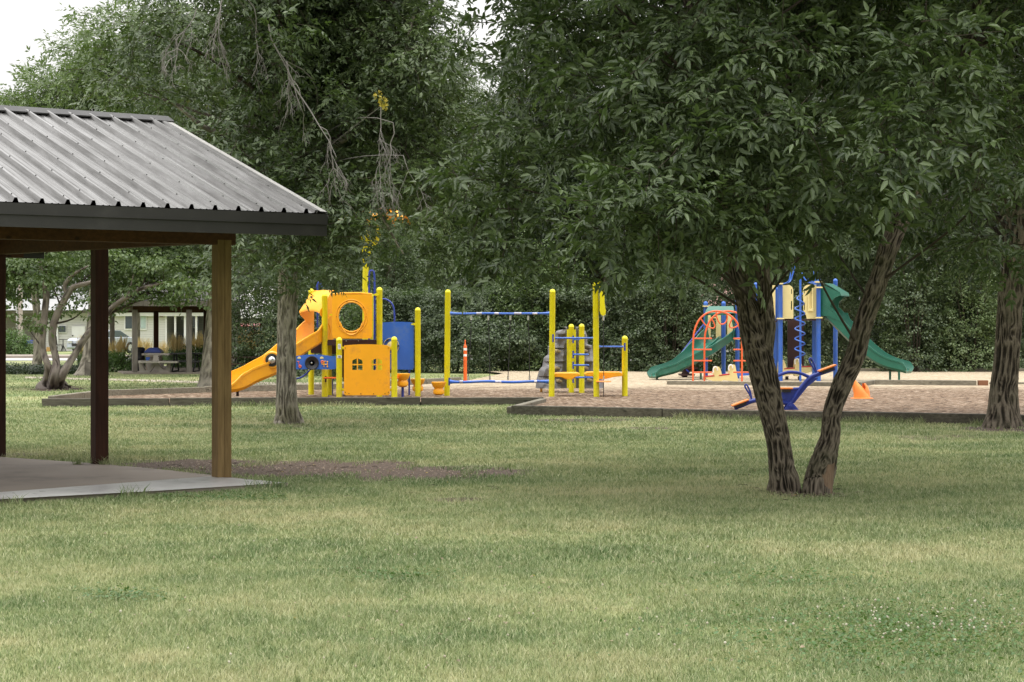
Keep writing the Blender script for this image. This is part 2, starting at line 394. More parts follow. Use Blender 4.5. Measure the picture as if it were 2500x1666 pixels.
# timber edging runs
def timber_run(label, pts, mat='greywood', h=.15, w=.14, z=0.0, seg=2.44, name='timber_edging', group='timber edging runs round the play area'):
    t = thing(name, label, 'timber edging', (pts[0][0], pts[0][1], 0), group)
    for a, b in zip(pts[:-1], pts[1:]):
        a, b = Vector((a[0], a[1], 0)), Vector((b[0], b[1], 0)); L = (b-a).length; k = max(1, round(L/seg)); d = (b-a)/k
        for i in range(k):
            p0 = a+d*i+d.normalized()*.010; p1 = a+d*(i+1)-d.normalized()*.010
            hz = h*(1+random.uniform(-.07, .07)); zz = Vector((0, 0, z+hz/2)); sd = Vector((-d.y, d.x, 0)).normalized()*random.uniform(-.012, .012)
            mb = MB(); mb.beam(p0+zz+sd, p1+zz+sd, w, hz)
            o = mb.build('timber', M[mat], t, bevel=.012)
    return t
timber_run('weathered grey timber run along the near left edge of the mulch, behind the grey trunk', [C0, C1], mat='darktimber', h=.17)
timber_run('short slanting timber piece where the edging steps toward the camera', [(C1[0]-.02, C1[1]-.12, 0), (C2[0]-.02, C2[1]+.1, 0)])
timber_run('long dark weathered timber run in front of the blue seesaw', [C2, C3], mat='darktimber', h=.175, seg=2.9)
timber_run('pale timber run slanting back behind the orange slide', [(C0[0]+.15, C0[1]+.12, 0)]+rear, h=.21)
mid = [G(1628, 946, .0), G(2095, 951), G(2135, 944)]
timber_run('low timber run between brown and tan chips, behind the seesaw', mid, h=.17)
timber_run('timber run with a reddish end block right of the orange cone', [G(2136, 946), G(2385, 948)], h=.20)
timber_run('thin timber run at far right between the mulch colours', [G(2415, 945), (G(2500, 945)[0]+8, G(2500, 945)[1], 0)], h=.13)
mb = MB(); a = G(2388, 948); b = G(2411, 948); mb.beam((a[0], a[1], .1), (b[0], b[1], .1), .16, .2)
single(mb, 'timber_block', M['redwood'], 'short reddish brown timber block at the end of the middle edging', 'timber block')
timber_run('far timber run at the foot of the hedge, right side', [(G(2100, 915)[0], 65, 0), (34, 64.6, 0)], h=.16)
# path, road, kerb, pavement
pl = [G(60, 924), G(265, 929.5), G(489, 936), G(700, 941), G(900, 940)]; pu = [G(900, 934.5), G(700, 935), G(489, 931), G(265, 925), G(60, 920)]
flat('path', pl+pu, .006, pbr('path_earth', (.42, .36, .29), .9, var=.2, sc=5, bump=.3), 'narrow pale worn path crossing the grass near the shelter', 'path')
def strip(name, y0, y1, z, mat, label, cat, th=0): flat(name, [(-120, y0), (6, y0), (6, y1), (-120, y1)], z, mat, label, cat, th)
strip('road', 88.5, 94.5, .012, M['asph'], 'pale street running across behind the park', 'road')
strip('kerb', 94.5, 94.9, .13, M['conc'], 'concrete kerb along the far side of the street', 'kerb', .13)
strip('pavement', 99, 103.5, .06, M['conc'], 'pinkish concrete pavement beyond the street', 'pavement', .06)
# ---------------------------------------------------------------- near pavilion
PH = R(34.3); U = Vector((cos(PH), sin(PH), 0)); Wd = Vector((-sin(PH), cos(PH), 0))
p1 = Vector(G(541, 1177)); p2 = Vector(G(243, 1143)); p3 = Vector(G(-6, 1123))
pav = thing('picnic_pavilion', 'open timber pavilion with ribbed grey metal roof, cut by the left edge', 'pavilion', p1)
slab = [G(703, 1192), G(600, 1181.5), G(446, 1163), G(266, 1145), G(0, 1126), tuple(Vector(G(0, 1126))-U*7), tuple(Vector(G(0, 1232))-U*6), G(0, 1232), G(360, 1213)]
n = len(slab); zt = .05
mb = MB(); mb.add([(p[0], p[1], zt) for p in slab]+[(p[0], p[1], -.1) for p in slab], [tuple(range(n)), tuple(range(2*n-1, n-1, -1))]+[(i, i+n, (i+1) % n+n, (i+1) % n) for i in range(n)])
mb.build('slab', M['conc'], pav)
a = Vector(G(703, 1192)); ap = [tuple(a), tuple(a+Vector((-.05, .05, 0))), G(513, 1176), G(0, 1216), tuple(Vector(G(0, 1216))-U*6), tuple(Vector(G(0, 1234))-U*6), G(0, 1234), G(360, 1214)]
mb = MB(); mb.add([(p[0], p[1], zt+.004) for p in ap], [tuple(range(len(ap)))]); mb.build('slab_apron', M['concwet'], pav)
PW = .155; posts = [p1, p2, p3, p1-U*4.6, p3-U*4.6]
for i, p in enumerate(posts):
    mb = MB(); mt = M['postwood'] if i == 0 else M['postdark']  # first post in the lighter wood, all others in the darker one
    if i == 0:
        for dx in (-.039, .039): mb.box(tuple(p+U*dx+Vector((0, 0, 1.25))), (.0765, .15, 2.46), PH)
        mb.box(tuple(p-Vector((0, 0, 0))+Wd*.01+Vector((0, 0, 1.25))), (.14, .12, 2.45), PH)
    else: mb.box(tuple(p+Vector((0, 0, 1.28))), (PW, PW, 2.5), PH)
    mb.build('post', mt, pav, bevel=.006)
bz = 2.43; bh = .235
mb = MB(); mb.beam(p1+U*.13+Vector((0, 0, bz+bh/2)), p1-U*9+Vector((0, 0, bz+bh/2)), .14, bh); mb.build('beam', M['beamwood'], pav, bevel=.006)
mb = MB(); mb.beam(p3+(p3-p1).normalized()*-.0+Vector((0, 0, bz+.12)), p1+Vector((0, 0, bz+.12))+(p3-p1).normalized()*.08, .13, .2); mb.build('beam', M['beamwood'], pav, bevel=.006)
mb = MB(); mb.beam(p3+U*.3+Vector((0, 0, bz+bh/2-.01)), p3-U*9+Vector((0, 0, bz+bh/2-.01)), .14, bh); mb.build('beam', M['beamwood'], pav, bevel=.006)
E0 = Vector(P(792, 796, 18.8)); E0.z = 0
ez = 2.685; AS = 3.78; rise = 3.93-ez; LL = 9.5
def roofpt(s_, t, dz=0.0): return E0-U*s_+Wd*(AS*t)+Vector((0, 0, ez+rise*(t if t <= 1 else 2-t)+dz))
# ribbed sheet: profile across U, extruded up the slope
prof = []; x = .10; pitch = .242
prof.append((0, .004)); prof.append((.05, .004)); prof.append((.055, .03)); prof.append((.1, .03)); prof.append((.112, .004))
x = .16
while x < LL:
    prof += [(x, .0), (x+.012, .0), (x+.025, .042), (x+.05, .042), (x+.07, .0), (x+.118, 0), (x+.123, .005), (x+.133, .005), (x+.138, 0), (x+.178, 0), (x+.183, .005), (x+.193, .005), (x+.198, 0)]
    x += pitch
q = N('ribbed_roof_metal'); v = q.obj()
sep = q.n('VectorRotate'); sep.rotation_type = 'Z_AXIS'; sep.inputs['Angle'].default_value = -PH; q.l(v, sep.inputs['Vector'])
st = q.noise(q.mapv(sep.outputs[0], (16, .55, .55)), 1.5, 6, .7); bl = q.noise(sep.outputs[0], 1.4, 5, .65)
sp = q.noise(q.mapv(sep.outputs[0], (7, 26, 26)), 1.2, 4, .7)
f = q.math('ADD', q.math('MULTIPLY', st, .8), q.math('MULTIPLY', bl, .2))
cc = q.ramp(f, [(.34, (.085, .082, .077)), (.5, (.165, .161, .155)), (.66, (.27, .266, .26))])
cc = q.mix(q.math('MULTIPLY', q.ramp(sp, [(.60, 0.0), (.68, .55)]), q.ramp(bl, [(.5, 0.0), (.62, 1.0)])), cc, (.09, .085, .07))
q.l(cc, q.b.inputs['Base Color']); q.b.inputs['Metallic'].default_value = .88; q.l(q.ramp(st, [(.3, .36), (.7, .24)]), q.b.inputs['Roughness'])
M['roof'] = q.m
for side in (0, 1):
    mb = MB(); rows = []
    for t in np.linspace(0, 1, 8):
        tt = t if side == 0 else 2-t
        rows.append([tuple(roofpt(s_, tt, h_+.012)) for s_, h_ in prof])
    mb.grid(rows)
    if side == 0:                                  # screw heads along the ribs
        mb.cm = 1; x = .16; k = 0
        while x < LL-.3:
            for j in range(6):
                t = .03+j*.185+(.06 if k % 2 else 0)
                if t < .97: mb.box(tuple(roofpt(x+.037, t, .056)), (.010, .010, .008), PH)
            x += pitch; k += 1
    mb.build('roof_sheet', [M['roof'], M['metaldk']], pav, fix=False)
# deck under sheet + rafters
mb = MB()
for side in (0, 1):
    t0 = 0 if side == 0 else 2
    vs = [roofpt(.04, t0, -.02), roofpt(LL, t0, -.02), roofpt(LL, 1, -.02), roofpt(.04, 1, -.02)]; vs += [v_-Vector((0, 0, .03)) for v_ in vs]
    mb.add(vs, [(0, 1, 2, 3), (7, 6, 5, 4), (0, 4, 5, 1), (1, 5, 6, 2), (2, 6, 7, 3), (3, 7, 4, 0)])
mb.build('roof_deck', M['beamwood'], pav)
for k in range(5):
    s_ = .5+k*2.0
    for t0 in (0.03, 1.97):
        mb = MB(); mb.beam(roofpt(s_, t0, -.13), roofpt(s_, 1, -.13), .05, .16); mb.build('rafter', M['beamwood'], pav)
# fascias in two steps, rake trim, ridge cap, screws
for t0, sg in ((0, -1), (2, 1)):
    A, B = roofpt(-.012, t0), roofpt(LL, t0); o_ = Wd*(sg*.02)
    mb = MB(); mb.beam(A+o_*1.4+Vector((0, 0, -.045)), B+o_*1.4+Vector((0, 0, -.045)), .03, .095)
    mb.beam(A+o_+Vector((0, 0, -.15)), B+o_+Vector((0, 0, -.15)), .02, .12)
    mb.beam(A+o_*1.6+Vector((0, 0, -.096)), B+o_*1.6+Vector((0, 0, -.096)), .04, .008)
    mb.build('fascia', M['metaldk'], pav)
mb = MB()
for t0 in (0, 2):
    a, b = roofpt(-.025, t0, -.085), roofpt(-.025, 1, -.085); mb.beam(a, b, .02, .15)
mb.build('rake_fascia', M['metaldk'], pav)
mb = MB()
for t0 in (0, 2):
    vs = [roofpt(-.03, t0, .03), roofpt(.075, t0, .034), roofpt(.075, 1, .034), roofpt(-.03, 1, .03), roofpt(-.03, t0, -.02), roofpt(-.03, 1, -.02), roofpt(.085, t0, .012), roofpt(.085, 1, .012)]
    mb.add(vs, [(0, 1, 2, 3), (0, 3, 5, 4), (1, 6, 7, 2)])
mb.build('rake_trim', pbr('trim_metal', (.34, .33, .31), .45, .5, sc=5), pav)
mb = MB()
for t0 in (.955, 1.045):
    vs = [roofpt(-.05, t0, .045), roofpt(LL, t0, .045), roofpt(LL, 1, .062), roofpt(-.05, 1, .062), roofpt(-.05, t0, .03), roofpt(LL, t0, .03)]
    mb.add(vs, [(0, 1, 2, 3), (0, 4, 5, 1)])
mb.add([roofpt(-.05, .955, .045), roofpt(-.05, 1, .062), roofpt(-.05, 1.045, .045), roofpt(-.05, 1, .01)], [(0, 1, 2, 3)])
mb.build('ridge_cap', M['metaldk'], pav)
# ---------------------------------------------------------------- trees
def stems_mesh(name, stems, mat, parent, ring=.03, na=64, amp=.02, flare=True, fk=33.0, fl=5.0):
    off = np.array(root_loc(parent)); V = []; Q = []; BC = []; BH = []; base = 0
    for si, st in enumerate(stems):
        pts, rad = st[0], st[1]; nn = st[2] if len(st) > 2 else na
        L = sum((Vector(pts[i+1])-Vector(pts[i])).length for i in range(len(pts)-1)); k = max(4, int(L/ring))
        pr = catmull([tuple(p)+(r,) for p, r in zip(pts, rad)], k); C = pr[:, :3]; rr = np.maximum(pr[:, 3], .003)
        T = np.gradient(C, axis=0); T /= np.linalg.norm(T, axis=1)[:, None]
        ln = np.concatenate([[0], np.cumsum(np.linalg.norm(np.diff(C, axis=0), axis=1))])
        u = np.cross(T[0], [0, 1, .01]); u /= np.linalg.norm(u); Us = []
        for t in T:
            u = u-t*np.dot(u, t); u /= np.linalg.norm(u); Us.append(u)
        Us = np.array(Us); Ws = np.cross(T, Us)
        th = np.linspace(0, 2*pi, nn, endpoint=False); ct, st_ = np.cos(th)[None], np.sin(th)[None]
        r0 = rr[:, None]; X = ct*r0*fk; Y = st_*r0*fk; Z = ln[:, None]*fl+si*17.3+0*X
        wx = (vnoise(X*.35, Y*.35, Z*.8)-.5)*2.2
        n1 = vnoise(X+wx+9, Y+wx+5, Z*.55+3); n2 = vnoise(X*2.3+4, Y*2.3+8, Z*1.6+1)
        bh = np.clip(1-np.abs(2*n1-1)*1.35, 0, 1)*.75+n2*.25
        lump = (vnoise(ct*2+0*r0+4, st_*2+0*r0, Z*.25)-.5)
        rad_ = r0*(1+.16*lump)+(bh-.55)*min(1, 1)*amp*np.clip(r0/.1, .1, 1)
        if flare and si < (flare if flare > 1 else 99) and pts[0][2] < .3:
            rad_ = rad_*(1+.55*np.exp(-ln[:, None]/.17)*(.75+.5*vnoise(ct*2.2+7+0*r0, st_*2.2+0*r0, 0*r0+si)))
        pos = C[:, None, :]+Us[:, None, :]*(ct*rad_)[..., None]+Ws[:, None, :]*(st_*rad_)[..., None]
        V.append((pos.reshape(-1, 3)-off)); BH.append(bh.ravel())
        BC.append(np.stack([ct*r0+0*Z, st_*r0+0*Z, ln[:, None]+si*3.1+0*X], -1).reshape(-1, 3))
        ix = np.arange(k*nn).reshape(k, nn); nxt = np.roll(ix, -1, axis=1)
        Q.append(np.stack([ix[:-1], nxt[:-1], nxt[1:], ix[1:]], -1).reshape(-1, 4)+base); base += k*nn
    me = npmesh(name, np.vstack(V), np.vstack(Q))
    a = me.attributes.new('bco', 'FLOAT_VECTOR', 'POINT'); a.data.foreach_set('vector', np.vstack(BC).astype(np.float32).ravel())
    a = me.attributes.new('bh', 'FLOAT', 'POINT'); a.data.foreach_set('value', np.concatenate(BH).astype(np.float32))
    return link(name, me, parent, mat, True)
def leaflet(o, d, n, L, w, fold=.25, fine=True):
    """6-point folded lance leaf (or 4-point) starting at o, axis d, normal n"""
    s_ = np.cross(n, d); s_ /= np.linalg.norm(s_)+1e-9
    if fine:
        m1, m2 = o+d*L*.32, o+d*L*.68-n*L*.04; tip = o+d*L-n*L*.14
        v = [o, m1+s_*w*.5+n*w*fold, m2+s_*w*.38+n*w*fold*.6, tip, m2-s_*w*.38+n*w*fold*.6, m1-s_*w*.5+n*w*fold]
        return v, [(0, 3, 2, 1), (0, 5, 4, 3)]
    m = o+d*L*.45; return [o, m+s_*w*.5, o+d*L-n*L*.1, m-s_*w*.5], [(0, 1, 2, 3)]
def rnd_unit(): v = rng.normal(size=3); return v/np.linalg.norm(v)
def ash_spray(fine=True, nl=4, pairs=3, ll=.26, lw=.36, twig=True):
    V = []; Q = []; MI = []
    def add(v, q_, mi=0):
        b = len(V); V.extend(v); Q.extend([[i+b for i in f] for f in q_]); MI.extend([mi]*len(q_))
    curve = lambda t: np.array([t, .06*sin(3*t), -.10*t*t])
    if twig:
        for i in range(2):
            a, b = curve(i/2), curve((i+1)/2); r = .011*(1-.35*i)
            v = []
            for pz in (a, b):
                for k in range(3): v.append(pz+np.array([0, cos(2.1*k)*r, sin(2.1*k)*r]))
            add(v, [(0, 1, 4, 3), (1, 2, 5, 4), (2, 0, 3, 5)], 1)
    sites = [(t, s_) for t in np.linspace(.22, .92, nl) for s_ in (-1, 1)]+[(1.0, 0)]
    for t, s_ in sites:
        o = curve(t); az = s_*R(rng.uniform(25, 95)); el = R(rng.uniform(-35, 40))
        d0 = np.array([cos(az)*cos(el), sin(az)*cos(el), sin(el)]); RL = rng.uniform(.38, .62)
        droop = rng.uniform(-.1, .7); side = np.cross([0, 0, 1], d0); side /= np.linalg.norm(side)
        up = np.cross(d0, side)+rng.normal(size=3)*.42; up /= np.linalg.norm(up); side = np.cross(up, d0); side /= np.linalg.norm(side)
        rp = lambda s2: o+d0*RL*s2+np.array([0, 0, -droop*RL*s2*s2*.5])
        npair = pairs if rng.random() < .6 else pairs-1
        for j in range(npair):
            s2 = .40+.5*j/max(1, npair-1)+rng.uniform(-.05, .05); dd = rp(s2+.02)-rp(s2); dd /= np.linalg.norm(dd)
            for q_ in (-1, 1):
                ang_ = R(rng.uniform(30, 75)); d1 = dd*cos(ang_)+side*q_*sin(ang_)+np.array([0, 0, -rng.uniform(-.15, .4)])
                d1 /= np.linalg.norm(d1); nn_ = up+rnd_unit()*.5; nn_ -= d1*np.dot(nn_, d1); nn_ /= np.linalg.norm(nn_)
                Ll = ll*rng.uniform(.6, 1.2); add(*leaflet(rp(s2), d1, nn_, Ll, Ll*lw*rng.uniform(.85, 1.15), .22, fine))
        dd = rp(1)-rp(.95); dd /= np.linalg.norm(dd); nn_ = up-dd*np.dot(up, dd); nn_ /= np.linalg.norm(nn_)
        add(*leaflet(rp(1), dd, nn_, ll*1.15, ll*lw*1.1, .22, fine))
    return np.array(V), np.array(Q), np.array(MI)
def clump_spray(n=26, L=.2, w=.75, spread=.5, flatness=.45):
    """bunch of single leaves (hedge, maple, far crowns)"""
    V = []; Q = []
    for i in range(n):
        o = rnd_unit()*np.array([1, 1, flatness])*spread*rng.uniform(.2, 1)**.5+np.array([.4, 0, 0])
        d = o-np.array([.1, 0, .15]); d = d/np.linalg.norm(d)+rnd_unit()*.5+np.array([0, 0, -.35]); d /= np.linalg.norm(d)
        nn_ = np.array([.25, 0, 1])+rnd_unit()*.55; nn_ -= d*np.dot(nn_, d); nn_ /= np.linalg.norm(nn_)
        v, q_ = leaflet(o, d, nn_, L*rng.uniform(.7, 1.2), L*w*rng.uniform(.8, 1.1), .15, False)
        b = len(V); V.extend(v); Q.extend([[k+b for k in f] for f in q_])
    return np.array(V), np.array(Q), np.zeros(len(Q), int)
SP_NEAR = [ash_spray() for _ in range(10)]
SP_MID = [ash_spray(False, 4, 3, .23, .36) for _ in range(8)]
SP_FAR = [clump_spray(30, .17, .5, .6, .5) for _ in range(6)]
SP_HEDGE = [clump_spray(24, .20, .72, .5, .6) for _ in range(6)]
SP_LAYER = [clump_spray(30, .17, .8, .62, .16) for _ in range(6)]
def frames(d, n):
    d = d/np.linalg.norm(d, axis=1)[:, None]; n = n-d*(d*n).sum(1)[:, None]; n /= np.linalg.norm(n, axis=1)[:, None]+1e-9
    y = np.cross(n, d); return np.stack([d, y, n], -1)
def scatter_mesh(name, temps, pos, d, n, sc, parent, mats):
    off = np.array(root_loc(parent)) if parent is not None else np.zeros(3)
    Rm = frames(d, n); which = rng.integers(0, len(temps), len(pos)); V = []; Q = []; MI = []; base = 0
    for i, (tv, tq, tm) in enumerate(temps):
        s_ = which == i
        if not s_.any(): continue
        v = np.einsum('kij,nj->kni', Rm[s_], tv)*sc[s_][:, None, None]+pos[s_][:, None, :]
        k, nn_ = v.shape[:2]; V.append(v.reshape(-1, 3)); Q.append((tq[None]+(np.arange(k)*nn_)[:, None, None]).reshape(-1, 4)+base)
        MI.append(np.tile(tm, k)); base += k*nn_
    me = npmesh(name, np.vstack(V)-off, np.vstack(Q), None, np.concatenate(MI)); return link(name, me, parent, mats)
def blob_sprays(centers, radii, per, droop=.25, flat_=.75, shell=.55):
    """spray positions / directions for leaf clusters (centers k,3; radii k)"""
    Ps = []; Ds = []; Ns = []
    for c_, r in zip(centers, radii):
        k = max(3, int(per*(r/.7)**2.3)); v = rng.normal(size=(k, 3)); v /= np.linalg.norm(v, axis=1)[:, None]
        rad = r*(shell+(1-shell)*rng.random(k))[:, None]; rad[rng.random(k) < .3] *= .6
        p = c_+v*rad*np.array([1, 1, flat_]); d = v*np.array([1, 1, .45])+rng.normal(size=(k, 3))*.35+np.array([0, 0, -droop])
        nn_ = np.array([0, 0, 1.0])+v*.55+rng.normal(size=(k, 3))*.28
        Ps.append(p-d/np.linalg.norm(d, axis=1)[:, None]*.15); Ds.append(d); Ns.append(nn_)
    return np.vstack(Ps), np.vstack(Ds), np.vstack(Ns)
def ell_clusters(n, c_, rad, rmin, rmax, zmin=None, power=.45, keep=None):
    C = []; r = []
    while len(C) < n:
        v = rnd_unit()*rng.random()**power; p = np.array(c_)+v*np.array(rad)
        if zmin is not None and p[2] < zmin+rng.uniform(0, .3): continue
        if keep is not None and not keep(p): continue
        C.append(p); r.append(rng.uniform(rmin, rmax))
    return np.array(C), np.array(r)
def limb_paths(starts, C, every=1, r0=.05, r1=.008, sag=.15, n=9):
    """curved limbs from the nearest point of `starts` below each cluster to the cluster centre"""
    S_ = np.array([s_[0] for s_ in starts]); rs = np.array([s_[1] for s_ in starts]); out = []
    for c_ in C[::every]:
        dz = c_[2]-S_[:, 2]; hd = np.linalg.norm(S_[:, :2]-c_[:2], axis=1); cost = np.abs(dz-hd*.45)+hd*.6+(dz < 0)*2+rng.random(len(S_))*.7
        i = int(np.argmin(cost)); a = S_[i]; m = (a+c_)/2+rng.normal(size=3)*.12*np.linalg.norm(c_-a)+np.array([0, 0, sag*np.linalg.norm(c_-a)])
        pts = []; rr = []
        ra = min(r0, rs[i]*.6)
        for t in np.linspace(0, 1, n):
            pts.append(tuple((1-t)**2*a+2*t*(1-t)*m+t*t*c_)); rr.append(ra*(1-t)+r1*t)
        out.append((pts, rr))
    return out
def tubes_mesh(name, paths, mat, parent, n=6):
    mb = MB()
    for pts, rr in paths: mb.tube(pts, rr, n, cap=False)
    return mb.build(name, mat, parent, smooth=True, fix=False)
def sample_stem(pts, rad, n=24, lo=.3):
    pr = catmull([tuple(p)+(r,) for p, r in zip(pts, rad)], n); return [(p[:3], p[3]) for p in pr[int(n*lo):]]
def dead_branch(start, d, L, r, depth, out, sag=.5):
    p = np.array(start, float); d = np.array(d, float); pts = [tuple(p)]; rr = [r]; k = 6
    for i in range(k):
        d = d+rng.normal(size=3)*.24+np.array([0, 0, -sag*.5]); d /= np.linalg.norm(d); p = p+d*L/k; pts.append(tuple(p)); rr.append(r*(1-.75*(i+1)/k)+.0012)
        if depth > 0 and i >= 1 and rng.random() < .74:
            for _ in range(1+(rng.random() < .2)):
                v = d+rng.normal(size=3)*.6+np.array([0, 0, -.25]); dead_branch(p, v/np.linalg.norm(v), L*rng.uniform(.35, .6), r*.55, depth-1, out, sag)
    out.append((pts, rr))
# ---- near twin-trunk ash (D 18.4)
D1 = 18.35
t1 = thing('ash_tree', 'large dark ash tree with two trunks rising from one base, nearest the camera', 'tree', G(1925, 1206))
def pp(x, y, D=D1): return P(x, y, D)
gl, gr = Vector(G(1914, 1205)), Vector(G(1996, 1207))
stL = ([(gl.x, gl.y, -.12), (gl.x, gl.y, .02), pp(1913, 1172), pp(1908, 1140), pp(1899, 1072), pp(1884, 1004), pp(1869, 936), pp(1852, 868), pp(1834, 800), pp(1817, 719), pp(1801, 660), pp(1797, 600), pp(1790, 500, 18.2), pp(1755, 350, 17.9), pp(1700, 150, 17.6), pp(1660, -150, 17.4)],
       [.135, .130, .124, .117, .112, .115, .124, .122, .105, .088, .092, .078, .07, .06, .05, .03])
stM = ([pp(1862, 905), pp(1868, 850), pp(1871, 800), pp(1869, 760), pp(1867, 719), pp(1866, 660), pp(1867, 600), pp(1880, 480, 18.6), pp(1915, 300, 18.8), pp(1950, -100, 19.2)], [.05, .075, .08, .074, .066, .062, .056, .05, .04, .02])
stR = ([(gr.x, gr.y, -.12), (gr.x, gr.y, .02), pp(1998, 1174), pp(2007, 1140), pp(2016, 1106), pp(2027, 1065), pp(2033, 1004), pp(2056, 936), pp(2088, 868), pp(2105, 800), pp(2134, 719), pp(2153, 660), pp(2172, 600), pp(2215, 500, 18.5), pp(2270, 380, 18.6), pp(2340, 200, 18.8), pp(2400, -60, 19)],
       [.120, .116, .118, .120, .108, .090, .085, .089, .090, .086, .088, .082, .09, .088, .078, .06, .03])
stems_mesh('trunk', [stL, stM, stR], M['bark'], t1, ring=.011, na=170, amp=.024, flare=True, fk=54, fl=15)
mb = MB(); b0 = gr+Vector((.045, -.125, 0))   # torn wood at the foot of the right trunk
mb.grid([[(b0.x+(-.075+.05*j)*(1-.35*i/5)+.012*i, b0.y+.008*i+.02*abs(j-1.5), .01+i*.055+(.03*random.random() if i == 5 else 0)) for j in range(4)] for i in range(6)])
mb.build('bark_wound', wood('torn_wood', (.11, .07, .04), (.27, .19, .12), 2, .5, False), t1)
starts = sample_stem(*stL, lo=.55)+sample_stem(*stM, lo=.3)+sample_stem(*stR, lo=.5)
c1 = np.array([2.9, 18.6, 5.7])
def keep1(p):
    x, y = CX+F*p[0]/p[1], HY-F*(p[2]-H)/p[1]
    if x < 1120: return False
    lim = np.interp(x, [900, 1020, 1150, 1280, 1360, 1480, 1560, 1700, 1850, 1960, 2100, 2200, 2320, 2500, 2900], [380, 480, 540, 470, 420, 500, 540, 545, 530, 520, 530, 500, 560, 600, 620])
    if 1120 < x < 1270 and y < 170 and rng.random() < .85: return False
    if y > lim-40: return False
    if p[1] < 17.2 and rng.random() < .35: return False
    if x < 1330 and 200 < y < 420 and rng.random() < .45: return False
    return True
Ca, ra = ell_clusters(235, c1, (4.2, 3.6, 3.6), .45, .8, 2.2, .45, keep1)
FR = [(1620, 500, 15.6, .62), (1500, 560, 16, .5), (1740, 530, 15.6, .5), (1850, 560, 15.9, .42), (1690, 400, 15.9, .6), (1560, 420, 16.2, .5), (1960, 520, 16, .5), (2060, 400, 15.6, .5), (2200, 310, 15.4, .55),
      (2330, 240, 15.7, .5), (1480, 230, 16.6, .55), (1760, 250, 15.8, .6), (1940, 300, 15.6, .5), (1380, 340, 17, .45), (2090, 520, 16.4, .35), (2250, 130, 15.5, .6), (1880, 110, 15.7, .6), (1640, 120, 16, .6), (2420, 420, 16.4, .5),
      (1200, 600, 17.4, .38), (1150, 520, 17.6, .36), (1250, 480, 17.5, .4), (1120, 430, 17.8, .38), (1180, 330, 17.7, .4), (1310, 260, 17.5, .4), (1225, 640, 17.6, .2), (1520, 600, 17, .35), (1430, 540, 17.3, .35), (1620, 570, 16.6, .33), (1474, 690, 17.4, .10), (1790, 600, 16.4, .3),
      (1330, 100, 17.3, .5), (1400, 40, 17, .5), (2440, 600, 18, .45), (2330, 600, 19.4, .4), (2230, 560, 19.6, .45), (2010, 550, 19.8, .45), (1560, 590, 19.8, .4)]
Ct, rt = ell_clusters(150, (3.1, 18.2, 7.4), (4.9, 4.4, 2.6), .6, .9, 5.8, .3); Ca = np.vstack([Ca, Ct]); ra = np.concatenate([ra, rt])  # extra upper crown out of view, added to block skylight from above
Cf = np.array([P(x, y, D) for x, y, D, r in FR]); rf = np.array([r for *_, r in FR])
pA, dA, nA = blob_sprays(Ca, ra, 15, .3); pB, dB, nB = blob_sprays(Cf, rf, 34, .3, .65)
nB = nB+np.array([0, -.25, .6])
pos = np.vstack([pA, pB]); d_ = np.vstack([dA, dB]); n_ = np.vstack([nA, nB]); sc = rng.uniform(.26, .42, len(pos))
scatter_mesh('crown', SP_NEAR, pos, d_, n_, sc, t1, [M['leaf_near'], M['twig']])
tubes_mesh('limbs', limb_paths(starts, Ca, 6, .020, .004)+limb_paths(starts, Cf, 2, .013, .004), M['twig'], t1)
# ---- dark-leaved hanging twig in front of the tall yellow post and near the cream panels
# ---- middle ash (D 31.5)
D2 = 31.2
t2 = thing('ash_tree', 'straight grey trunked ash with pale dead hanging twigs, beside the pavilion roof', 'tree', G(704, 1035))
g2 = Vector(G(704, 1035))
st2 = ([(g2.x, g2.y, -.1), (g2.x, g2.y, .02), pp(700, 980, D2), pp(699, 900, D2), pp(700, 800, D2), pp(704, 700, D2), pp(702, 620, D2), pp(694, 500, D2), pp(690, 400, D2), pp(686, 250, D2), pp(684, 80, D2), pp(690, -200, D2), pp(700, -500, D2)],
       [.195, .185, .172, .160, .155, .160, .15, .15, .145, .13, .12, .08, .03])
st2b = ([pp(694, 470, D2), pp(760, 380, D2), pp(850, 330, D2-.5), pp(960, 200, D2-1), pp(1010, 40, D2-1)], [.07, .065, .055, .04, .02])
st2c = ([pp(688, 330, D2), pp(620, 310, D2-.4), pp(520, 320, D2-.8), pp(420, 250, D2-1.2)], [.06, .05, .04, .02])
st2d = ([pp(700, 640, D2), pp(780, 540, D2-.6), pp(900, 500, D2-1), pp(985, 620, D2-1.2)], [.05, .045, .035, .012])
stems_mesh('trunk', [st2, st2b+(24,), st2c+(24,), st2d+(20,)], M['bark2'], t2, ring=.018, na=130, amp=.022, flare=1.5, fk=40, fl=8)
c2 = np.array([P(730, 796, D2)[0], D2+.3, 6.4])
def keep2(p):
    x, y = CX+F*p[0]/p[1], HY-F*(p[2]-H)/p[1]
    if x > 1080 and y < 200: return False
    lim = np.interp(x, [250, 420, 540, 600, 660, 760, 880, 960, 1060, 1150, 1300], [330, 430, 640, 680, 620, 650, 500, 590, 560, 400, 150])
    if y > lim-35: return False
    if x < 640 and y < 380 and rng.random() < .6: return False
    return True
Cb, rb = ell_clusters(260, c2, (3.6, 3.2, 4.3), .5, .85, 2.3, .5, keep2)
fr2 = [(740, 440), (820, 480), (600, 440), (760, 640), (800, 610), (640, 640), (590, 590), (970, 570), (700, 560), (780, 580)]
Cf2 = np.array([P(x, y, 28.2+rng.random()*.8) for x, y in fr2]); rf2 = rng.uniform(.5, .75, len(fr2))
pA, dA, nA = blob_sprays(Cb, rb, 13, .3); pB, dB, nB = blob_sprays(Cf2, rf2, 15, .25, .7); nB = nB+np.array([0, -.3, .5])
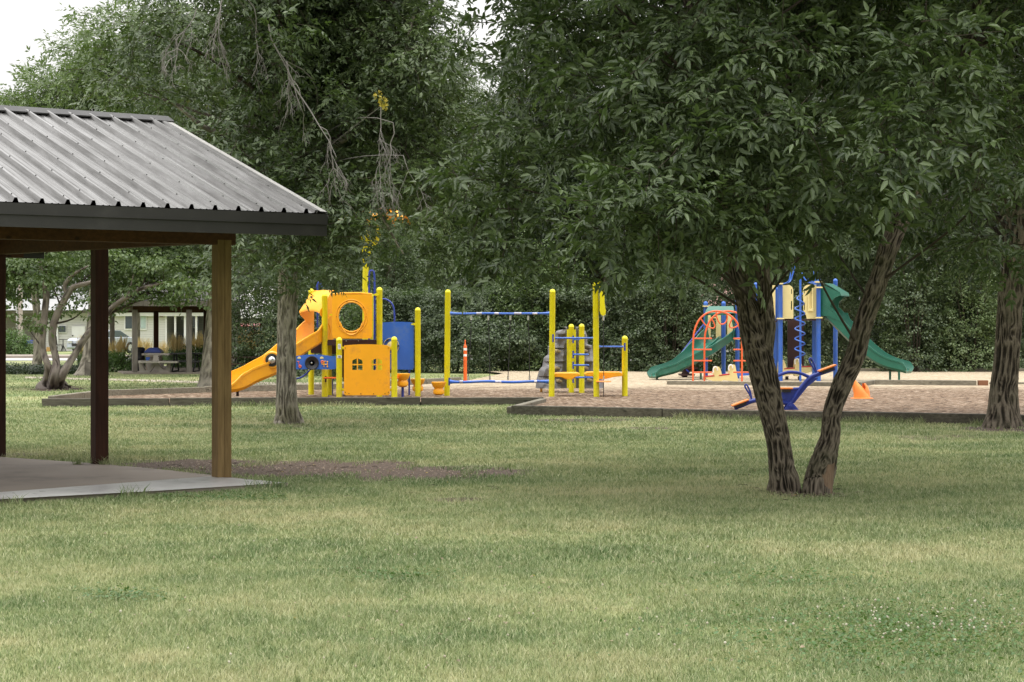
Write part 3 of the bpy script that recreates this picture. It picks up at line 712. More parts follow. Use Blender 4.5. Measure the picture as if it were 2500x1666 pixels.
pos = np.vstack([pA, pB]); scatter_mesh('crown', SP_MID, pos, np.vstack([dA, dB]), np.vstack([nA, nB]), rng.uniform(.38, .52, len(pos)), t2, [M['leaf_mid'], M['twig']])
tubes_mesh('limbs', limb_paths(sample_stem(*st2, lo=.42), Cb, 3, .05), M['twig'], t2, 5)
fr3 = [(980, 130), (1030, 260), (900, 90), (950, 220), (1060, 380), (1080, 180), (880, 180), (1020, 60), (1090, 300), (1000, 330), (940, 300), (860, 80), (1050, 120), (1000, 200), (1090, 460), (1040, 480), (800, 40), (940, 20)]
Cf3 = np.array([P(x, y, 29.6+rng.random()*1.5) for x, y in fr3]); pC, dC, nC = blob_sprays(Cf3, rng.uniform(.5, .75, len(fr3)), 24, .15, .8)
scatter_mesh('outer_foliage', SP_MID, pC, dC, nC+np.array([0, -.3, .4]), rng.uniform(.32, .44, len(pC)), t2, [M['leaf_light'], M['twig']])
tubes_mesh('limbs', limb_paths(sample_stem(*st2b, lo=.2), Cf3, 1, .03, .006), M['twig'], t2, 5)
for x, y, L, dv, r in ((655, 60, 1.6, (.1, -.1, -1), .018), (700, 150, 2.0, (.02, -.2, -1), .02), (560, -40, 1.2, (-.5, -.2, -.9), .018), (480, 20, 1.0, (-.3, -.1, -1), .012), (600, -20, 1.0, (.4, -.1, -1), .014), 
                       (930, 260, 1.1, (.2, -.1, -1), .012), (960, 300, 1.1, (.3, 0, -1), .011), (985, 380, .9, (.2, 0, -1), .01)):
    Pd = P(x, y, 27.9+rng.random()*.4); out = limb_paths(sample_stem(*st2, lo=.6), np.array([Pd]), 1, .012, r*.5, .1); dead_branch(Pd, np.array(dv)/np.linalg.norm(dv), L*.85, r*.62, 3, out)
    tubes_mesh('dead_branch', out, M['deadtwig'], t2, 4)
yl = np.array([P(918, 222, 27.7), P(930, 236, 27.7), P(936, 250, 27.7)]); scatter_mesh('yellow_leaves', SP_NEAR[:3], yl, np.array([[.3, 0, -.9]]*3), np.array([[0, -1, .3]]*3), np.array([.10, .11, .08]), t2, [M['leaf_yel'], M['leaf_yel']])
# ---- right ash (D 30.5)
D3 = 30.4
t3 = thing('ash_tree', 'thick dark trunk with furrowed bark at the right edge, before the long timber', 'tree', G(2447, 1045))
g3 = Vector(G(2449, 1044))
st3 = ([(g3.x, g3.y, -.1), (g3.x, g3.y, .02), pp(2450, 960, D3), pp(2460, 850, D3), pp(2466, 740, D3), pp(2474, 640, D3), pp(2485, 560, D3), pp(2500, 300, D3), pp(2500, -100, D3), pp(2500, -400, D3)],
       [.255, .24, .21, .195, .185, .18, .175, .15, .1, .04])
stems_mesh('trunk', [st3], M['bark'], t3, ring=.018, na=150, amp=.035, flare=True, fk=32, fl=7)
def keep3(p):
    x, y = CX+F*p[0]/p[1], HY-F*(p[2]-H)/p[1]
    return y < np.interp(x, [2050, 2200, 2300, 2400, 2500], [560, 590, 600, 580, 600])-30
Cc, rc = ell_clusters(210, (g3.x+.4, g3.y, 6.6), (4.9, 4.2, 4.2), .6, .95, 2.7, .5, keep3)
pA, dA, nA = blob_sprays(Cc, rc, 11, .3)
scatter_mesh('crown', SP_MID, pA, dA, nA, rng.uniform(.42, .56, len(pA)), t3, [M['leaf_dark'], M['twig']])
tubes_mesh('limbs', limb_paths(sample_stem(*st3, lo=.5), Cc, 3, .06), M['twig'], t3, 5)
# ---- generic far trees
def far_tree(label, base, height, rad, mat, temps, zmin, ncl=90, per=9, trunk_r=.16, stem=None, spr=(.7, 1.0), group=None, bark='bark2', name='shade_tree', cr=(.8, 1.4), keep=None, lim_every=2):
    t = thing(name, label, 'tree', base, group)
    b = Vector(base); top = Vector((base[0], base[1], height*.8))
    st = stem or ([tuple(b+Vector((0, 0, -.1))), tuple(b+Vector((.05, 0, height*.2))), tuple(b+Vector((-.1, 0, height*.45))), tuple(top)], [trunk_r*1.1, trunk_r, trunk_r*.75, trunk_r*.2])
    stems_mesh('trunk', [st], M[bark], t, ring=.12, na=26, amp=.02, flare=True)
    cz = (height+zmin)/2; Cx, rx = ell_clusters(ncl, (base[0], base[1], cz), (rad, rad*.85, (height-zmin)/2), cr[0], cr[1], zmin, .45, keep)
    pX, dX, nX = blob_sprays(Cx, rx*.9, per, .2, .8, .6)
    o = scatter_mesh('crown', temps, pX, dX, nX, rng.uniform(spr[0], spr[1], len(pX)), t, [M[mat], M['twig']])
    tubes_mesh('limbs', limb_paths(sample_stem(*st, lo=.35), Cx, lim_every, .05, .012), M['twig'], t, 4)
    return t
def copy_tree(t, loc, rz, sc, label, group=None):
    r = t.copy(); S.collection.objects.link(r); r.location = loc; r.rotation_euler = (0, 0, rz); r.scale = (sc, sc, sc); r['label'] = label
    if group: r['group'] = group
    for ch in t.children:
        c_ = ch.copy(); S.collection.objects.link(c_); c_.parent = r
    return r
def at(px, D, z=0): return ((px-CX)/F*D, D, z)
# left: tree behind the second pavilion post, trunk behind the first post, and multi-stem apple
b = G(217, 917); st = ([(b[0], b[1], -.1), (b[0], b[1], .02), P(222, 850, b[1]), P(228, 780, b[1]), P(235, 680, b[1]), P(260, 500, b[1]), P(290, 250, b[1]), P(320, 60, b[1])], [.42, .36, .23, .2, .18, .15, .1, .04])
def keepL(p):
    x, y = CX+F*p[0]/p[1], HY-F*(p[2]-H)/p[1]
    top = np.interp(x, [-100, 40, 90, 150, 200, 260, 310, 380], [330, 270, 215, 150, 95, 30, -30, -200]); return y > top+30 and y < 620 and x > -60+max(0, 250-y)*.6
far_tree('pale green loose crowned tree rising behind the ribbed roof at upper left', b, 13.5, 5.2, 'leaf_light', SP_MID, 4.2, 125, 8, stem=st, spr=(.65, .9), cr=(.7, 1.2), keep=keepL)
b = G(506, 945); st = ([(b[0], b[1], -.1), (b[0], b[1], .02), P(508, 880, b[1]), P(514, 800, b[1]), P(520, 720, b[1]), P(530, 600, b[1]), P(540, 400, b[1]), P(550, 150, b[1])], [.24, .21, .165, .14, .13, .12, .09, .04])
def keepM(p):
    x, y = CX+F*p[0]/p[1], HY-F*(p[2]-H)/p[1]
    return y < np.interp(x, [230, 330, 420, 520, 640, 760], [620, 680, 690, 640, 640, 620]) and y > np.interp(x, [230, 300, 420, 520], [480, 340, 160, 20])
far_tree('ash tree with narrow furrowed trunk showing just left of the lighter pavilion post', b, 9.6, 3.6, 'leaf_mid', SP_MID, 2.6, 130, 8, stem=st, spr=(.55, .75), cr=(.55, .9), keep=keepM)
DH = 48.3; b = G(127, 948)
t = thing('apple_tree', 'crooked tree with three smooth grey leaning stems and layered leaves, left side', 'tree', b)
hs_ = [([(b[0], b[1], -.1), (b[0]-.05, b[1], .04), P(118, 900, DH), P(104, 850, DH), P(108, 780, DH), P(113, 720, DH), P(108, 700, DH), P(100, 660, DH), P(95, 620, DH)], [.30, .24, .10, .085, .085, .08, .075, .06, .03]),
       ([(b[0]+.05, b[1], .0), P(134, 920, DH), P(137, 880, DH), P(128, 830, DH), P(132, 790, DH), P(148, 750, DH), P(168, 715, DH), P(182, 700, DH), P(215, 692, DH), P(250, 680, DH)], [.22, .15, .09, .095, .09, .085, .08, .065, .055, .035]),
       ([(b[0]+.1, b[1]-.02, .0), P(150, 918, DH), P(180, 870, DH), P(215, 815, DH), P(255, 775, DH), P(275, 750, DH), P(310, 725, DH), P(345, 705, DH), P(400, 690, DH)], [.2, .12, .085, .08, .07, .065, .06, .05, .02]),
       ([P(166, 718, DH), P(158, 708, DH), P(160, 692, DH), P(180, 670, DH), P(215, 650, DH)], [.05, .05, .055, .04, .02]),
       ([P(310, 725, DH), P(320, 695, DH), P(326, 670, DH)], [.03, .025, .01])]
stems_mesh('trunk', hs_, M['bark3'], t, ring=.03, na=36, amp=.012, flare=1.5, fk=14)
cl = [(40, 640, .9), (100, 620, .9), (160, 640, .8), (60, 690, .8), (110, 675, .7), (30, 720, .6), (200, 620, .9), (250, 610, .9), (300, 640, .9), (350, 650, .9), (400, 665, .8), (440, 690, .6), (330, 700, .5), (280, 700, .6), (215, 730, .5), (180, 760, .35), (350, 720, .45), (420, 725, .4), (300, 745, .35), (20, 770, .3), (60, 790, .3), (100, 800, .2), (-20, 660, 1), (-40, 740, .7), (70, 610, .9), (150, 590, .8), (480, 700, .5), (235, 770, .3), (390, 640, .8), (320, 600, .8), (260, 650, .8), (500, 650, .7), (-80, 620, 1), (470, 715, .5), (430, 737, .3), (525, 700, .55), (385, 738, .35), (490, 735, .25)]
Ch = np.array([P(x, y, DH+rng.uniform(-1.4, 1.6)) for x, y, r in cl]+[P(x+rng.normal()*30, y-25, DH+rng.uniform(0, 2.5)) for x, y, r in cl]); rh = np.array([r for *_, r in cl]*2)
pX, dX, nX = blob_sprays(Ch, rh*.75, 26, .25, .38, .4)
scatter_mesh('crown', SP_LAYER, pX, dX, nX*np.array([.5, .5, 1.6])+np.array([0, -.25, 0]), rng.uniform(.45, .62, len(pX)), t, [M['leaf_maple'], M['twig']])
tubes_mesh('limbs', limb_paths([(np.array(p), r) for s_ in hs_[:3] for p, r in zip(s_[0][3:], s_[1][3:])], Ch, 2, .03, .006), M['twig'], t, 4)
# trees beyond the hedge: three built, the rest copied
grp = 'shade trees beyond the hedge'
far = []
A = far_tree('tall tree beyond the hedge, above the yellow ring panel', at(950, 80), 15.5, 4.6, 'leaf_light', SP_FAR, 2.4, 150, 8, group=grp, spr=(.75, 1.1))
B = far_tree('tree beyond the hedge, above the blue bar between tall yellow posts', at(1290, 82), 12.0, 4.0, 'leaf_mid', SP_FAR, 1.8, 130, 8, group=grp, spr=(.75, 1.1))
Cc_ = far_tree('dark tree beyond the hedge, above the grey climbing rock', at(1480, 78), 15.5, 5.0, 'leaf_dark', SP_FAR, 1.8, 150, 8, group=grp, spr=(.75, 1.1))
copy_tree(A, at(790, 77), 2.1, 1.0, 'tree beyond the playground, behind the grey trunk and the orange slide', grp)
copy_tree(Cc_, at(1700, 77), 1.1, 1.05, 'dark tree beyond the hedge, above the orange arch climber', grp)
copy_tree(B, at(1880, 76), 4.0, 1.1, 'tree beyond the hedge, behind the spiral pole', grp)
copy_tree(Cc_, at(2070, 78), 2.6, 1.05, 'dark tree beyond the hedge, over the right green slide', grp)
copy_tree(B, at(2270, 75), 2.0, 1.15, 'tree beyond the hedge, right of the green slide exit', grp)
copy_tree(Cc_, at(2440, 77), 5.0, 1.05, 'dark tree beyond the hedge, behind the right edge trunk', grp)
copy_tree(A, at(2650, 78), .8, 1.0, 'tree beyond the hedge, cut by the right edge', grp)
copy_tree(A, at(1130, 92), 3.3, .85, 'distant tree showing left of the sky gap', grp)
copy_tree(B, at(1400, 95), 5.3, 1.1, 'distant tree showing right of the sky gap', grp)
# shrub masses by the slide
def bush(label, base, rx, ry, rz, mat, n, temps=SP_HEDGE, sc=(.35, .5), name='shrub', cat='shrub', group=None):
    v = rng.normal(size=(n, 3)); v /= np.linalg.norm(v, axis=1)[:, None]; v[:, 2] = np.abs(v[:, 2])
    rr = (.62+.38*rng.random(n)**.6)*(1+.22*(vnoise(v[:, 0]*2+5, v[:, 1]*2+base[0], v[:, 2]*2)-.5)*2)
    p = np.array(base)+v*rr[:, None]*np.array([rx, ry, rz]); p[:, 2] = np.maximum(p[:, 2], .08)
    d = v+rng.normal(size=(n, 3))*.4; nn_ = v*.7+np.array([0, 0, .9])+rng.normal(size=(n, 3))*.3
    t = thing(name, label, cat, base, group)
    scatter_mesh('foliage', temps, p-v*.1, d, nn_, rng.uniform(sc[0], sc[1], n), t, [M[mat], M['twig']])
    mb = MB()
    for k in range(5):
        a = 1.3*k; mb.tube([(base[0]+.1*cos(a), base[1]+.1*sin(a), 0), (base[0]+rx*.3*cos(a), base[1]+ry*.3*sin(a), rz*.45), (base[0]+rx*.6*cos(a), base[1]+ry*.6*sin(a), rz*.85)], [.03, .02, .008], 5, cap=False)
    mb.build('stem', M['twig'], t, smooth=True, fix=False)
    return t
bush('large round leafy shrub behind the grey trunk and slide', at(650, 62), 1.9, 1.6, 4.0, 'leaf_mid', 900)
bush('tall shrub rising behind the yellow posts and ring panel', at(800, 66), 2.6, 1.6, 4.4, 'leaf_hedge', 1300)
bush('bright leafy shrub seen through the round hole of the panel', at(868, 56), .75, .7, 2.35, 'leaf_maple', 420, sc=(.35, .45))
bush('pointed pale shrub standing above the hedge, behind the tall yellow pole', at(945, 69), 1.5, 1.3, 5.6, 'leaf_hedge', 900)
# hedge
n = 19500; hx = rng.uniform(at(880, 67)[0], 30, n)
top = 3.05+.55*(vnoise(hx*.5, hx*0, hx*0)-.5)*2+.25*(vnoise(hx*1.6, hx*0+4, hx*0)-.5)*2+np.clip(hx-6, 0, 3)*.55
u = rng.random(n); face = rng.random(n) < .72
hy = np.where(face, 65.9+rng.random(n)**2*.8, 65.9+rng.random(n)*2.0); hz = np.where(face, .1+u*(top-.1), top-.05-rng.random(n)**2*.5)
bulge = (vnoise(hx*.7, hz*.9, hx*0+2)-.5)*2.6+(vnoise(hx*2.2, hz*2.2, hx*0+7)-.5)*.8; hy = hy+bulge
base = np.stack([hx, hy, hz], 1); dv = np.where(face[:, None], np.array([0, -1, .15]), np.array([0, -.2, 1.0]))+rng.normal(size=(n, 3))*.45
nv = np.where(face[:, None], np.array([0, -.55, .9]), np.array([0, -.1, 1.0]))+rng.normal(size=(n, 3))*.3
hd = thing('hedge', 'tall clipped leafy hedge along the back of the playground', 'hedge', at(1700, 67))
scatter_mesh('foliage', SP_HEDGE, base, dv, nv, rng.uniform(.30, .5, n)*(.7+.6*vnoise(hx*.6, hz*.6, hx*0+4)), hd, [M['leaf_hedge'], M['twig']])
mb = MB()
for k in range(70):
    x = at(900, 67)[0]+k*.52+random.uniform(-.1, .1); y = 67+random.uniform(-.3, .3)
    mb.tube([(x, y, 0), (x+random.uniform(-.1, .1), y, 1), (x+random.uniform(-.3, .3), y, 2.2)], [.05, .035, .02], 5, cap=False)
mb.build('stem', M['twig'], hd, smooth=True, fix=False)
# maple-like foliage patches hanging in front of the hedge on the right
bush('pale maple sapling overhanging the hedge right of the green slide', at(2230, 64.6), 1.1, .8, 5.0, 'leaf_hedge', 560)
bush('maple sapling with grey green leaves beside the right edge trunk', at(2370, 64.8), 1.2, .8, 4.3, 'leaf_light', 560)
bush('pale shrub leaning over the hedge behind the orange arch climber', at(1640, 64.8), 1.2, .8, 4.4, 'leaf_hedge', 600)
bush('young maple over the hedge between the two tall yellow posts', at(1330, 66.2), 1.9, .9, 4.9, 'leaf_maple', 800)

# far woods reading as one mass, and trees behind the houses
def woods(x0, x1, y0, y1, h0, n, label, mat='leaf_dark'):
    X = rng.uniform(x0, x1, n); Y = rng.uniform(y0, y1, n); hh = h0*(.75+.5*vnoise(X*.16, Y*.1, X*0)); Z = hh*rng.random(n)**.8
    X = X+(vnoise(X*.3, Z*.3, Y*0)-.5)*3
    d = rng.normal(size=(n, 3))*np.array([1, .6, .5])+np.array([0, -.7, 0]); nn_ = np.array([0, -.4, 1.0])+rng.normal(size=(n, 3))*.4
    o = scatter_mesh('far_woods', SP_FAR, np.stack([X, Y, Z], 1), d, nn_, rng.uniform(1.6, 2.6, n), None, [M[mat], M['twig']])
    setk(o, kind='stuff', label=label, category='woods')
woods(-9, 40, 104, 110, 9.5, 5200, 'dark mass of far woods behind the hedge trees')
woods(-75, -12, 134, 142, 9.0, 3600, 'dark tree mass standing behind the houses', 'leaf_mid')
far_tree('leafy tree standing behind the crooked apple tree, left of the shelter', at(90, 74), 7.6, 3.4, 'leaf_mid', SP_FAR, 3.4, 70, 8, spr=(.7, 1.0), cr=(.7, 1.1))
far_tree('leafy tree over the shelter roof, behind the dark pavilion post', at(330, 84), 9.5, 4.2, 'leaf_dark', SP_FAR, 3.0, 90, 8, spr=(.75, 1.1), cr=(.7, 1.2))
# ---------------------------------------------------------------- play equipment
def post(mb, px, y0, y1, D, d=.127, px_top=None, n=18):
    a = Vector(P(px, y1, D)); b = Vector(P(px_top or px, y0, D)); a.z = min(a.z, mz-.05)
    L = (b-a); k = L.length; t = L/k; r = d/2
    pts = [a, a+t*(k-r*1.1)]; rs = [r, r]; pts += [a+t*(k-r*1.1+.004), a+t*(k-r*1.05)]; rs += [r*1.03, r*1.03]
    for q_ in (25, 50, 70, 85): pts.append(a+t*(k-r+r*sin(R(q_)))); rs.append(r*1.03*cos(R(q_)))
    pts.append(b); rs.append(.003); mb.tube(pts, rs, n); return mb
def sweep(mb, ctr, w, h, lanes=1, tilt=0, th=.02, hs=None):
    ctr = catmull(ctr, 44); rows = []; T = np.gradient(ctr, axis=0)
    for i, (c_, t) in enumerate(zip(ctr, T)):
        t = t/np.linalg.norm(t); lat = np.cross([0, 0, 1], t); lat /= np.linalg.norm(lat); up = np.cross(t, lat)
        hh = h*(hs(i/43) if hs else 1); s_ = w/2
        prof = [(-s_-.035, hh-.03), (-s_-.035, hh+.012), (-s_-.005, hh+.012), (-s_+.01, .10), (-s_+.05, .02)]
        if lanes == 2: prof += [(-.09, .0), (-.035, .03), (-.02, .09), (.02, .09), (.035, .03), (.09, .0)]
        else: prof += [(-s_*.4, 0), (s_*.4, 0)]
        prof += [(s_-.05, .02), (s_-.01, .10), (s_+.005, hh+.012), (s_+.035, hh+.012), (s_+.035, hh-.03), (s_+.015, hh-.04), (s_+.01, .02), (s_*.75, -.05), (-s_*.75, -.05), (-s_-.01, .02), (-s_-.015, hh-.04)]
        prof.append(prof[0]); rows.append([tuple(c_+lat*a+up*b) for a, b in prof])
    mb.grid(rows); n = len(rows[0])
    mb.add(rows[0][:-1], [tuple(range(n-1))]); mb.add(rows[-1][:-1], [tuple(range(n-1))[::-1]])
    return ctr
D0 = 41.6
ps = thing('play_structure', 'yellow orange and blue play structure with curved slide and house panel', 'play structure', G(880, 971, mz))
for px, y0, y1, D in ((759.8, 705, 972, 42.9), (792.7, 716, 972, 41.5), (803.6, 712, 969, 42.6), (828, 823.6, 972, 40.6), (926.5, 701.5, 972, 41.5), (962.6, 822, 972, 40.6), (1020, 751, 971, 41.9), (905, 716, 967, 43.1), (866, 905, 968, 42.4)):
    mb = MB(); post(mb, px, y0, y1, D); mb.build('post', M['yellow'], ps, smooth=True)
# ring panel
Dp = 41.2; cx, cy = 857.9, 774
mb = MB()
outer = [P(x, y, Dp) for x, y in rrect(811, 719, 908.5, 827, 8)]; outer = [(p[0], p[2]) for p in outer]
hole = [(p[0], p[2]) for p in [P(x, y, Dp) for x, y in arc(cx, cy, 31, 34.5, 0, 350, 35)]]
mb.plate(outer, Dp, Dp+.05, [hole])
for rx_, ry_, w_ in ((33, 36.5, .012), (38.5, 42, .009)):
    mb.tube([P(x, y, Dp-.004) for x, y in arc(cx, cy, rx_, ry_, 0, 350, 35)], w_, 6, closed=True)
mb.tube([P(x, y, Dp-.004) for x, y in arc(cx, 765, 30, 53, 22, 158, 18)][::-1], [.003]+[.016]*17+[.003], 6)
mb.tube([P(811, 719, Dp+.02), P(840, 716.5, Dp+.02), P(880, 716, Dp+.02), P(908, 719, Dp+.02)], .022, 8)
mb.build('ring_panel', M['orange'], ps, smooth=True)
mb = MB()
for k in range(10):
    a = R(36*k); x, _, z = P(cx+36*cos(a), cy+39.4*sin(a), Dp); mb.lathe((x, Dp-.008, z), [(.008, 0), (.008, .012)], 6, 'y')
mb.build('bolt', M['dkbrown'], ps, each=True)
# decks
mb = MB(); x0, _, z0 = P(800, 829.5, 41.6); x1 = P(921, 0, 41.6)[0]
mb.box(((x0+x1)/2-.05, 42.2, z0-.04), (x1-x0+.3, 1.25, .07)); mb.box(((x0+x1)/2, 41.5, z0-.075), (x1-x0, .04, .1))
mb.build('deck', M['dkbrown'], ps, each=True)
mb = MB(); mb.box((P(848, 0, 42.3)[0], 42.9, P(0, 849, 42.3)[2]), (1.25, .04, .30)); mb.box((P(779, 0, 42.5)[0], 42.4, P(0, 848, 42.5)[2]), (.34, .04, .26))
mb.box((P(838, 0, 42.3)[0], 42.75, P(0, 882, 42.3)[2]), (.1, .3, .75)); mb.build('deck_riser', M['dkbrown'], ps, each=True)
mb = MB()
for px in (845, 875): x, _, z = P(px, 833, 41.45); mb.lathe((x, 41.47, z), [(.012, 0), (.010, .012)], 8, 'y')
mb.build('bolt', M['silver'], ps, each=True)
# house panel with two four-light windows
Dh = 40.55; mb = MB()
top = [(p[0], p[1]) for p in arc(896, 1120, 400, 279, -98.0, -82.0, 14)]
out_ = [(839.7, 962), (839.7, 846.5)]+[(x, y) for x, y in top if 840 < x < 951]+[(952, 847), (952, 962), (948, 965.5), (843.5, 965.5)]
holes = []
for wx in (859.8, 907.3):
    for sx_ in (0, 1):
        x0 = wx+sx_*14.2; x1 = x0+11.2
        holes.append([(x0, 892), (x1, 892), (x1, 903.8), (x0, 903.8)])
        if sx_ == 0: holes.append([(x0, 889), (x0, 881.5), (x0+3, 879), (x1, 875.5), (x1, 889)])
        else: holes.append([(x0, 889), (x0, 875.5), (x1-3, 879), (x1, 881.5), (x1, 889)])
mb.plate(px_loop(out_, Dh), Dh, Dh+.03, [px_loop(h_, Dh) for h_ in holes]); mb.build('house_panel', M['orange'], ps)
mb = MB()
for x, y in ((843, 850), (948, 850), (843, 958), (948, 958), (852, 961), (881, 962), (912, 962), (940, 961)):
    p = P(x, y, Dh); mb.lathe((p[0], Dh-.006, p[2]), [(.010, 0), (.010, .01)], 6, 'y')
mb.build('bolt', M['dkbrown'], ps, each=True)
mb = MB()
for x, y, D in ((837, 850, 40.6), (955, 850, 40.6), (837, 952, 40.6), (955, 952, 40.6), (812, 769, 41.4), (917, 720, 41.4), (1012, 792, 41.9), (772, 721, 42.4)):
    p = P(x, y, D); mb.lathe((p[0], D+.02, p[2]), [(.03, 0), (.03, .03)], 10, 'y'); mb.beam((p[0]-.07, D, p[2]), (p[0]+.07, D, p[2]), .03, .03)
mb.build('clamp', M['yellow'], ps, smooth=True, each=True)
for x0, x1, y0, y1 in ((825, 832, 840, 853), (824, 834, 868, 874.5)):
    mb = MB(); a = P(x0, y1, 40.53); b = P(x1, y0, 40.53); mb.box(((a[0]+b[0])/2, 40.534, (a[2]+b[2])/2), (b[0]-a[0], .006, b[2]-a[2])); mb.build('sticker', M['white'], ps, label='small white sticker on the short post')
    mb = MB()
    for i in range(3): mb.box(((a[0]+b[0])/2, 40.530, a[2]+(b[2]-a[2])*(.25+.25*i)), ((b[0]-a[0])*.6, .003, .007))
    mb.build('sticker_line', M['black'], ps, each=True)
# blue panels
Db = 41.95; mb = MB(); out_ = [(934, 902), (934, 787.5)]+[(x, y) for x, y in arc(972, 1060, 340, 274, -96, -84.5, 8)]+[(1008, 790), (1010, 795), (1010, 899), (1007, 903)]
mb.plate(px_loop(out_, Db), Db, Db+.03); mb.build('tall_blue_panel', M['blue'], ps)
mb = MB(); p = P(955, 845, Db); mb.tube([(p[0]+.17*cos(a), Db-.01, p[2]+.17*sin(a)) for a in np.linspace(0, 2*pi, 24, endpoint=False)], .006, 5, closed=True)
mb.lathe((p[0], Db, p[2]), [(.10, 0), (.09, .04), (.02, .06)], 16, 'y'); mb.build('dial', M['cream'], ps, smooth=True)
mb = MB()
for a in (0, 2.1, 4.2): mb.box((p[0]+.15*cos(a), Db-.03, p[2]+.15*sin(a)), (.05, .03, .03))
mb.build('dial_knob', M['black'], ps, each=True)
Dd = 40.7; mb = MB(); out_ = [(719, 900), (719, 869)]+[(x, y) for x, y in arc(765, 1000, 180, 134, -104, -76, 8)]+[(819, 869.5), (820.6, 873), (820.6, 899), (818, 902), (722, 902)]
mb.plate(px_loop(out_, Dd), Dd, Dd+.03); drv = mb.build('driver_panel', M['blue'], ps)
p = P(761.6, 886.5, Dd); mb = MB(); mb.lathe((p[0], Dd, p[2]), [(.148, 0), (.148, .03), (.135, .035), (.03, -.012), (.022, .03), (.003, .04)], 28, 'y'); mb.build('steering_cone', M['blackpl'], drv, smooth=True)
mb = MB(); mb.lathe((p[0], Dd-.03, p[2]), [(.022, 0), (.018, .015), (.002, .02)], 12, 'y'); mb.build('cone_hub', M['silver'], drv, smooth=True)
mb = MB()
for px in (730.5, 785.5):
    mb.plate(px_loop([(px-4.4, 876), (px+4.4, 876)]+arc(px, 876, 4.4, 5.2, 0, -180, 8)[1:-1], Dd-.006), Dd-.006, Dd)
mb.build('gauge', M['cream'], drv, each=True)
mb = MB()
for x, y in ((732.5, 895), (787, 884)): mb.tube([P(x+2.6*cos(a), y+2.6*sin(a), Dd-.01) for a in np.linspace(0, 2*pi, 10, endpoint=False)], .012, 5, closed=True)
for a, b in (((725, 883), (731, 883)), ((729, 883), (729, 889)), ((729, 889), (731, 892))): mb.tube([P(*a, Dd-.004), P(*b, Dd-.004)], .006, 4)
mb.build('shift_knob', M['orange2'], drv, each=True)
mb = MB()
for a, b in (((791, 883.5), (791, 896.5)), ((795, 882), (791, 883.5)), ((799.3, 883), (799.3, 896.5)), ((785.5, 890), (800, 890)), ((787, 890), (785, 887)), ((797.5, 896.3), (801, 896.3)), ((797.5, 883.2), (801, 883.2))): mb.tube([P(*a, Dd-.008), P(*b, Dd-.008)], .009, 5)
mb.build('shift_gate', M['orange'], drv, each=True)
# blue tubes
def tubes(name, lst, mat, parent, r=.02, n=8):
    mb = MB()
    for pts in lst:
        mb.tube([tuple(v) for v in catmull(pts, max(6, 5*len(pts)))], r, n)
    return mb.build(name, mat, parent, smooth=True, each=True)
tubes('arch_rail', [[P(901, 830, 42.3), P(901, 760, 42.3), P(901, 690, 42.3), P(902, 666, 42.3), P(907.5, 661, 42.3), P(913, 667, 42.3), P(914.5, 700, 42.3), P(914, 830, 42.3), P(914, 966, 42.4)], [P(914, 721, 42.3), P(924, 721, 42.0)]], M['blued'], ps, .022)
tubes('climber_rail', [[P(934, 730, 42.2), P(944, 732, 42.2), P(955, 740, 42.2), P(961, 752, 42.2), P(963, 770, 42.2), P(963, 787, 42.2)], [P(963, 905, 42.2), P(968, 962, 42.2)], [P(999, 902, 42.3), P(999, 928, 42.3), P(999, 965, 42.3)], [P(811, 926, 42.8), P(811, 968, 42.8)],
        [P(723, 925, 42), P(735, 922, 42), P(748, 913, 42), P(757, 903, 42), P(772, 890, 42.6)], [P(775, 690, 43.1), P(775, 730, 43.1), P(775, 800, 43.1)], [P(772, 704, 43.1), P(778, 690, 43.1), P(786, 700, 43.1)]], M['blued'], ps, .02)
mb = MB(); 
for x0, x1, y, D in ((789, 822, 923.5, 41), (953, 972, 923, 41.2)):
    a, b = P(x0, y, D), P(x1, y, D); mb.box(((a[0]+b[0])/2, D+.15, a[2]), (b[0]-a[0], .3, .03))
mb.build('bench_seat', M['orange2'], ps, bevel=.01)
mb = MB(); p = P(795, 926, 41.4); mb.box((p[0], 41.42, p[2]), (.035, .03, .13)); mb.build('seat_bracket', M['dkbrown'], ps)
# curved orange slide
sl_ = thing('slide', 'curved orange plastic slide coming down to the left behind the grey tree trunk', 'slide', G(700, 965, mz)) if False else ps
mb = MB(); ctr = [P(790, 826, 41.95), P(766, 833, 41.7), P(742, 847, 41.4), P(718, 864, 41.15), P(694, 884, 40.95), P(668, 903, 40.75), P(636, 919, 40.5), P(600, 936, 40.3), P(570, 949, 40.1), P(545, 953, 39.95)]
sweep(mb, ctr, .56, .28, 1, hs=lambda t: (1+.8*max(0, 1-t/.16)) if t < .85 else 1-(t-.85)*4.5); slide = mb.build('slide', M['orange'], ps, smooth=True)
dirv = Vector(ctr[1])-Vector(ctr[0]); dirv.z = 0; dirv.normalize(); lat = Vector((-dirv.y, dirv.x, 0)); o_ = Vector(ctr[0])
hp = [(0, -.02), (0, 1.0), (.10, .98), (.28, .76), (.44, .60), (.42, .5), (.30, .42), (.2, .34), (.13, .26), (.10, .16), (.14, .05), (.35, -.12)]
mb = MB(); hw = .30
for sg in (-1, 1): mb.plate(hp, sg*hw, sg*(hw-.02), (), lambda x, y, z: tuple(o_+dirv*x+lat*y+Vector((0, 0, z))))
for k in range(2):
    e = -.018*k
    mb.grid([[tuple(o_+dirv*a+lat*(hw*u_)+Vector((0, 0, z+e+.05*(1-u_*u_)))) for u_ in np.linspace(-1, 1, 9)] for a, z in ((0, 1.0), (.10, .98), (.28, .76), (.44, .60), (.45, .56))])
mb.tube([tuple(o_+lat*u_+Vector((0, 0, 1.02))) for u_ in (-hw, hw)], .022, 8)
mb.build('slide_hood', M['orange'], ps, smooth=True)
for k in range(3):                # moulded lines along the outer wall
    pass
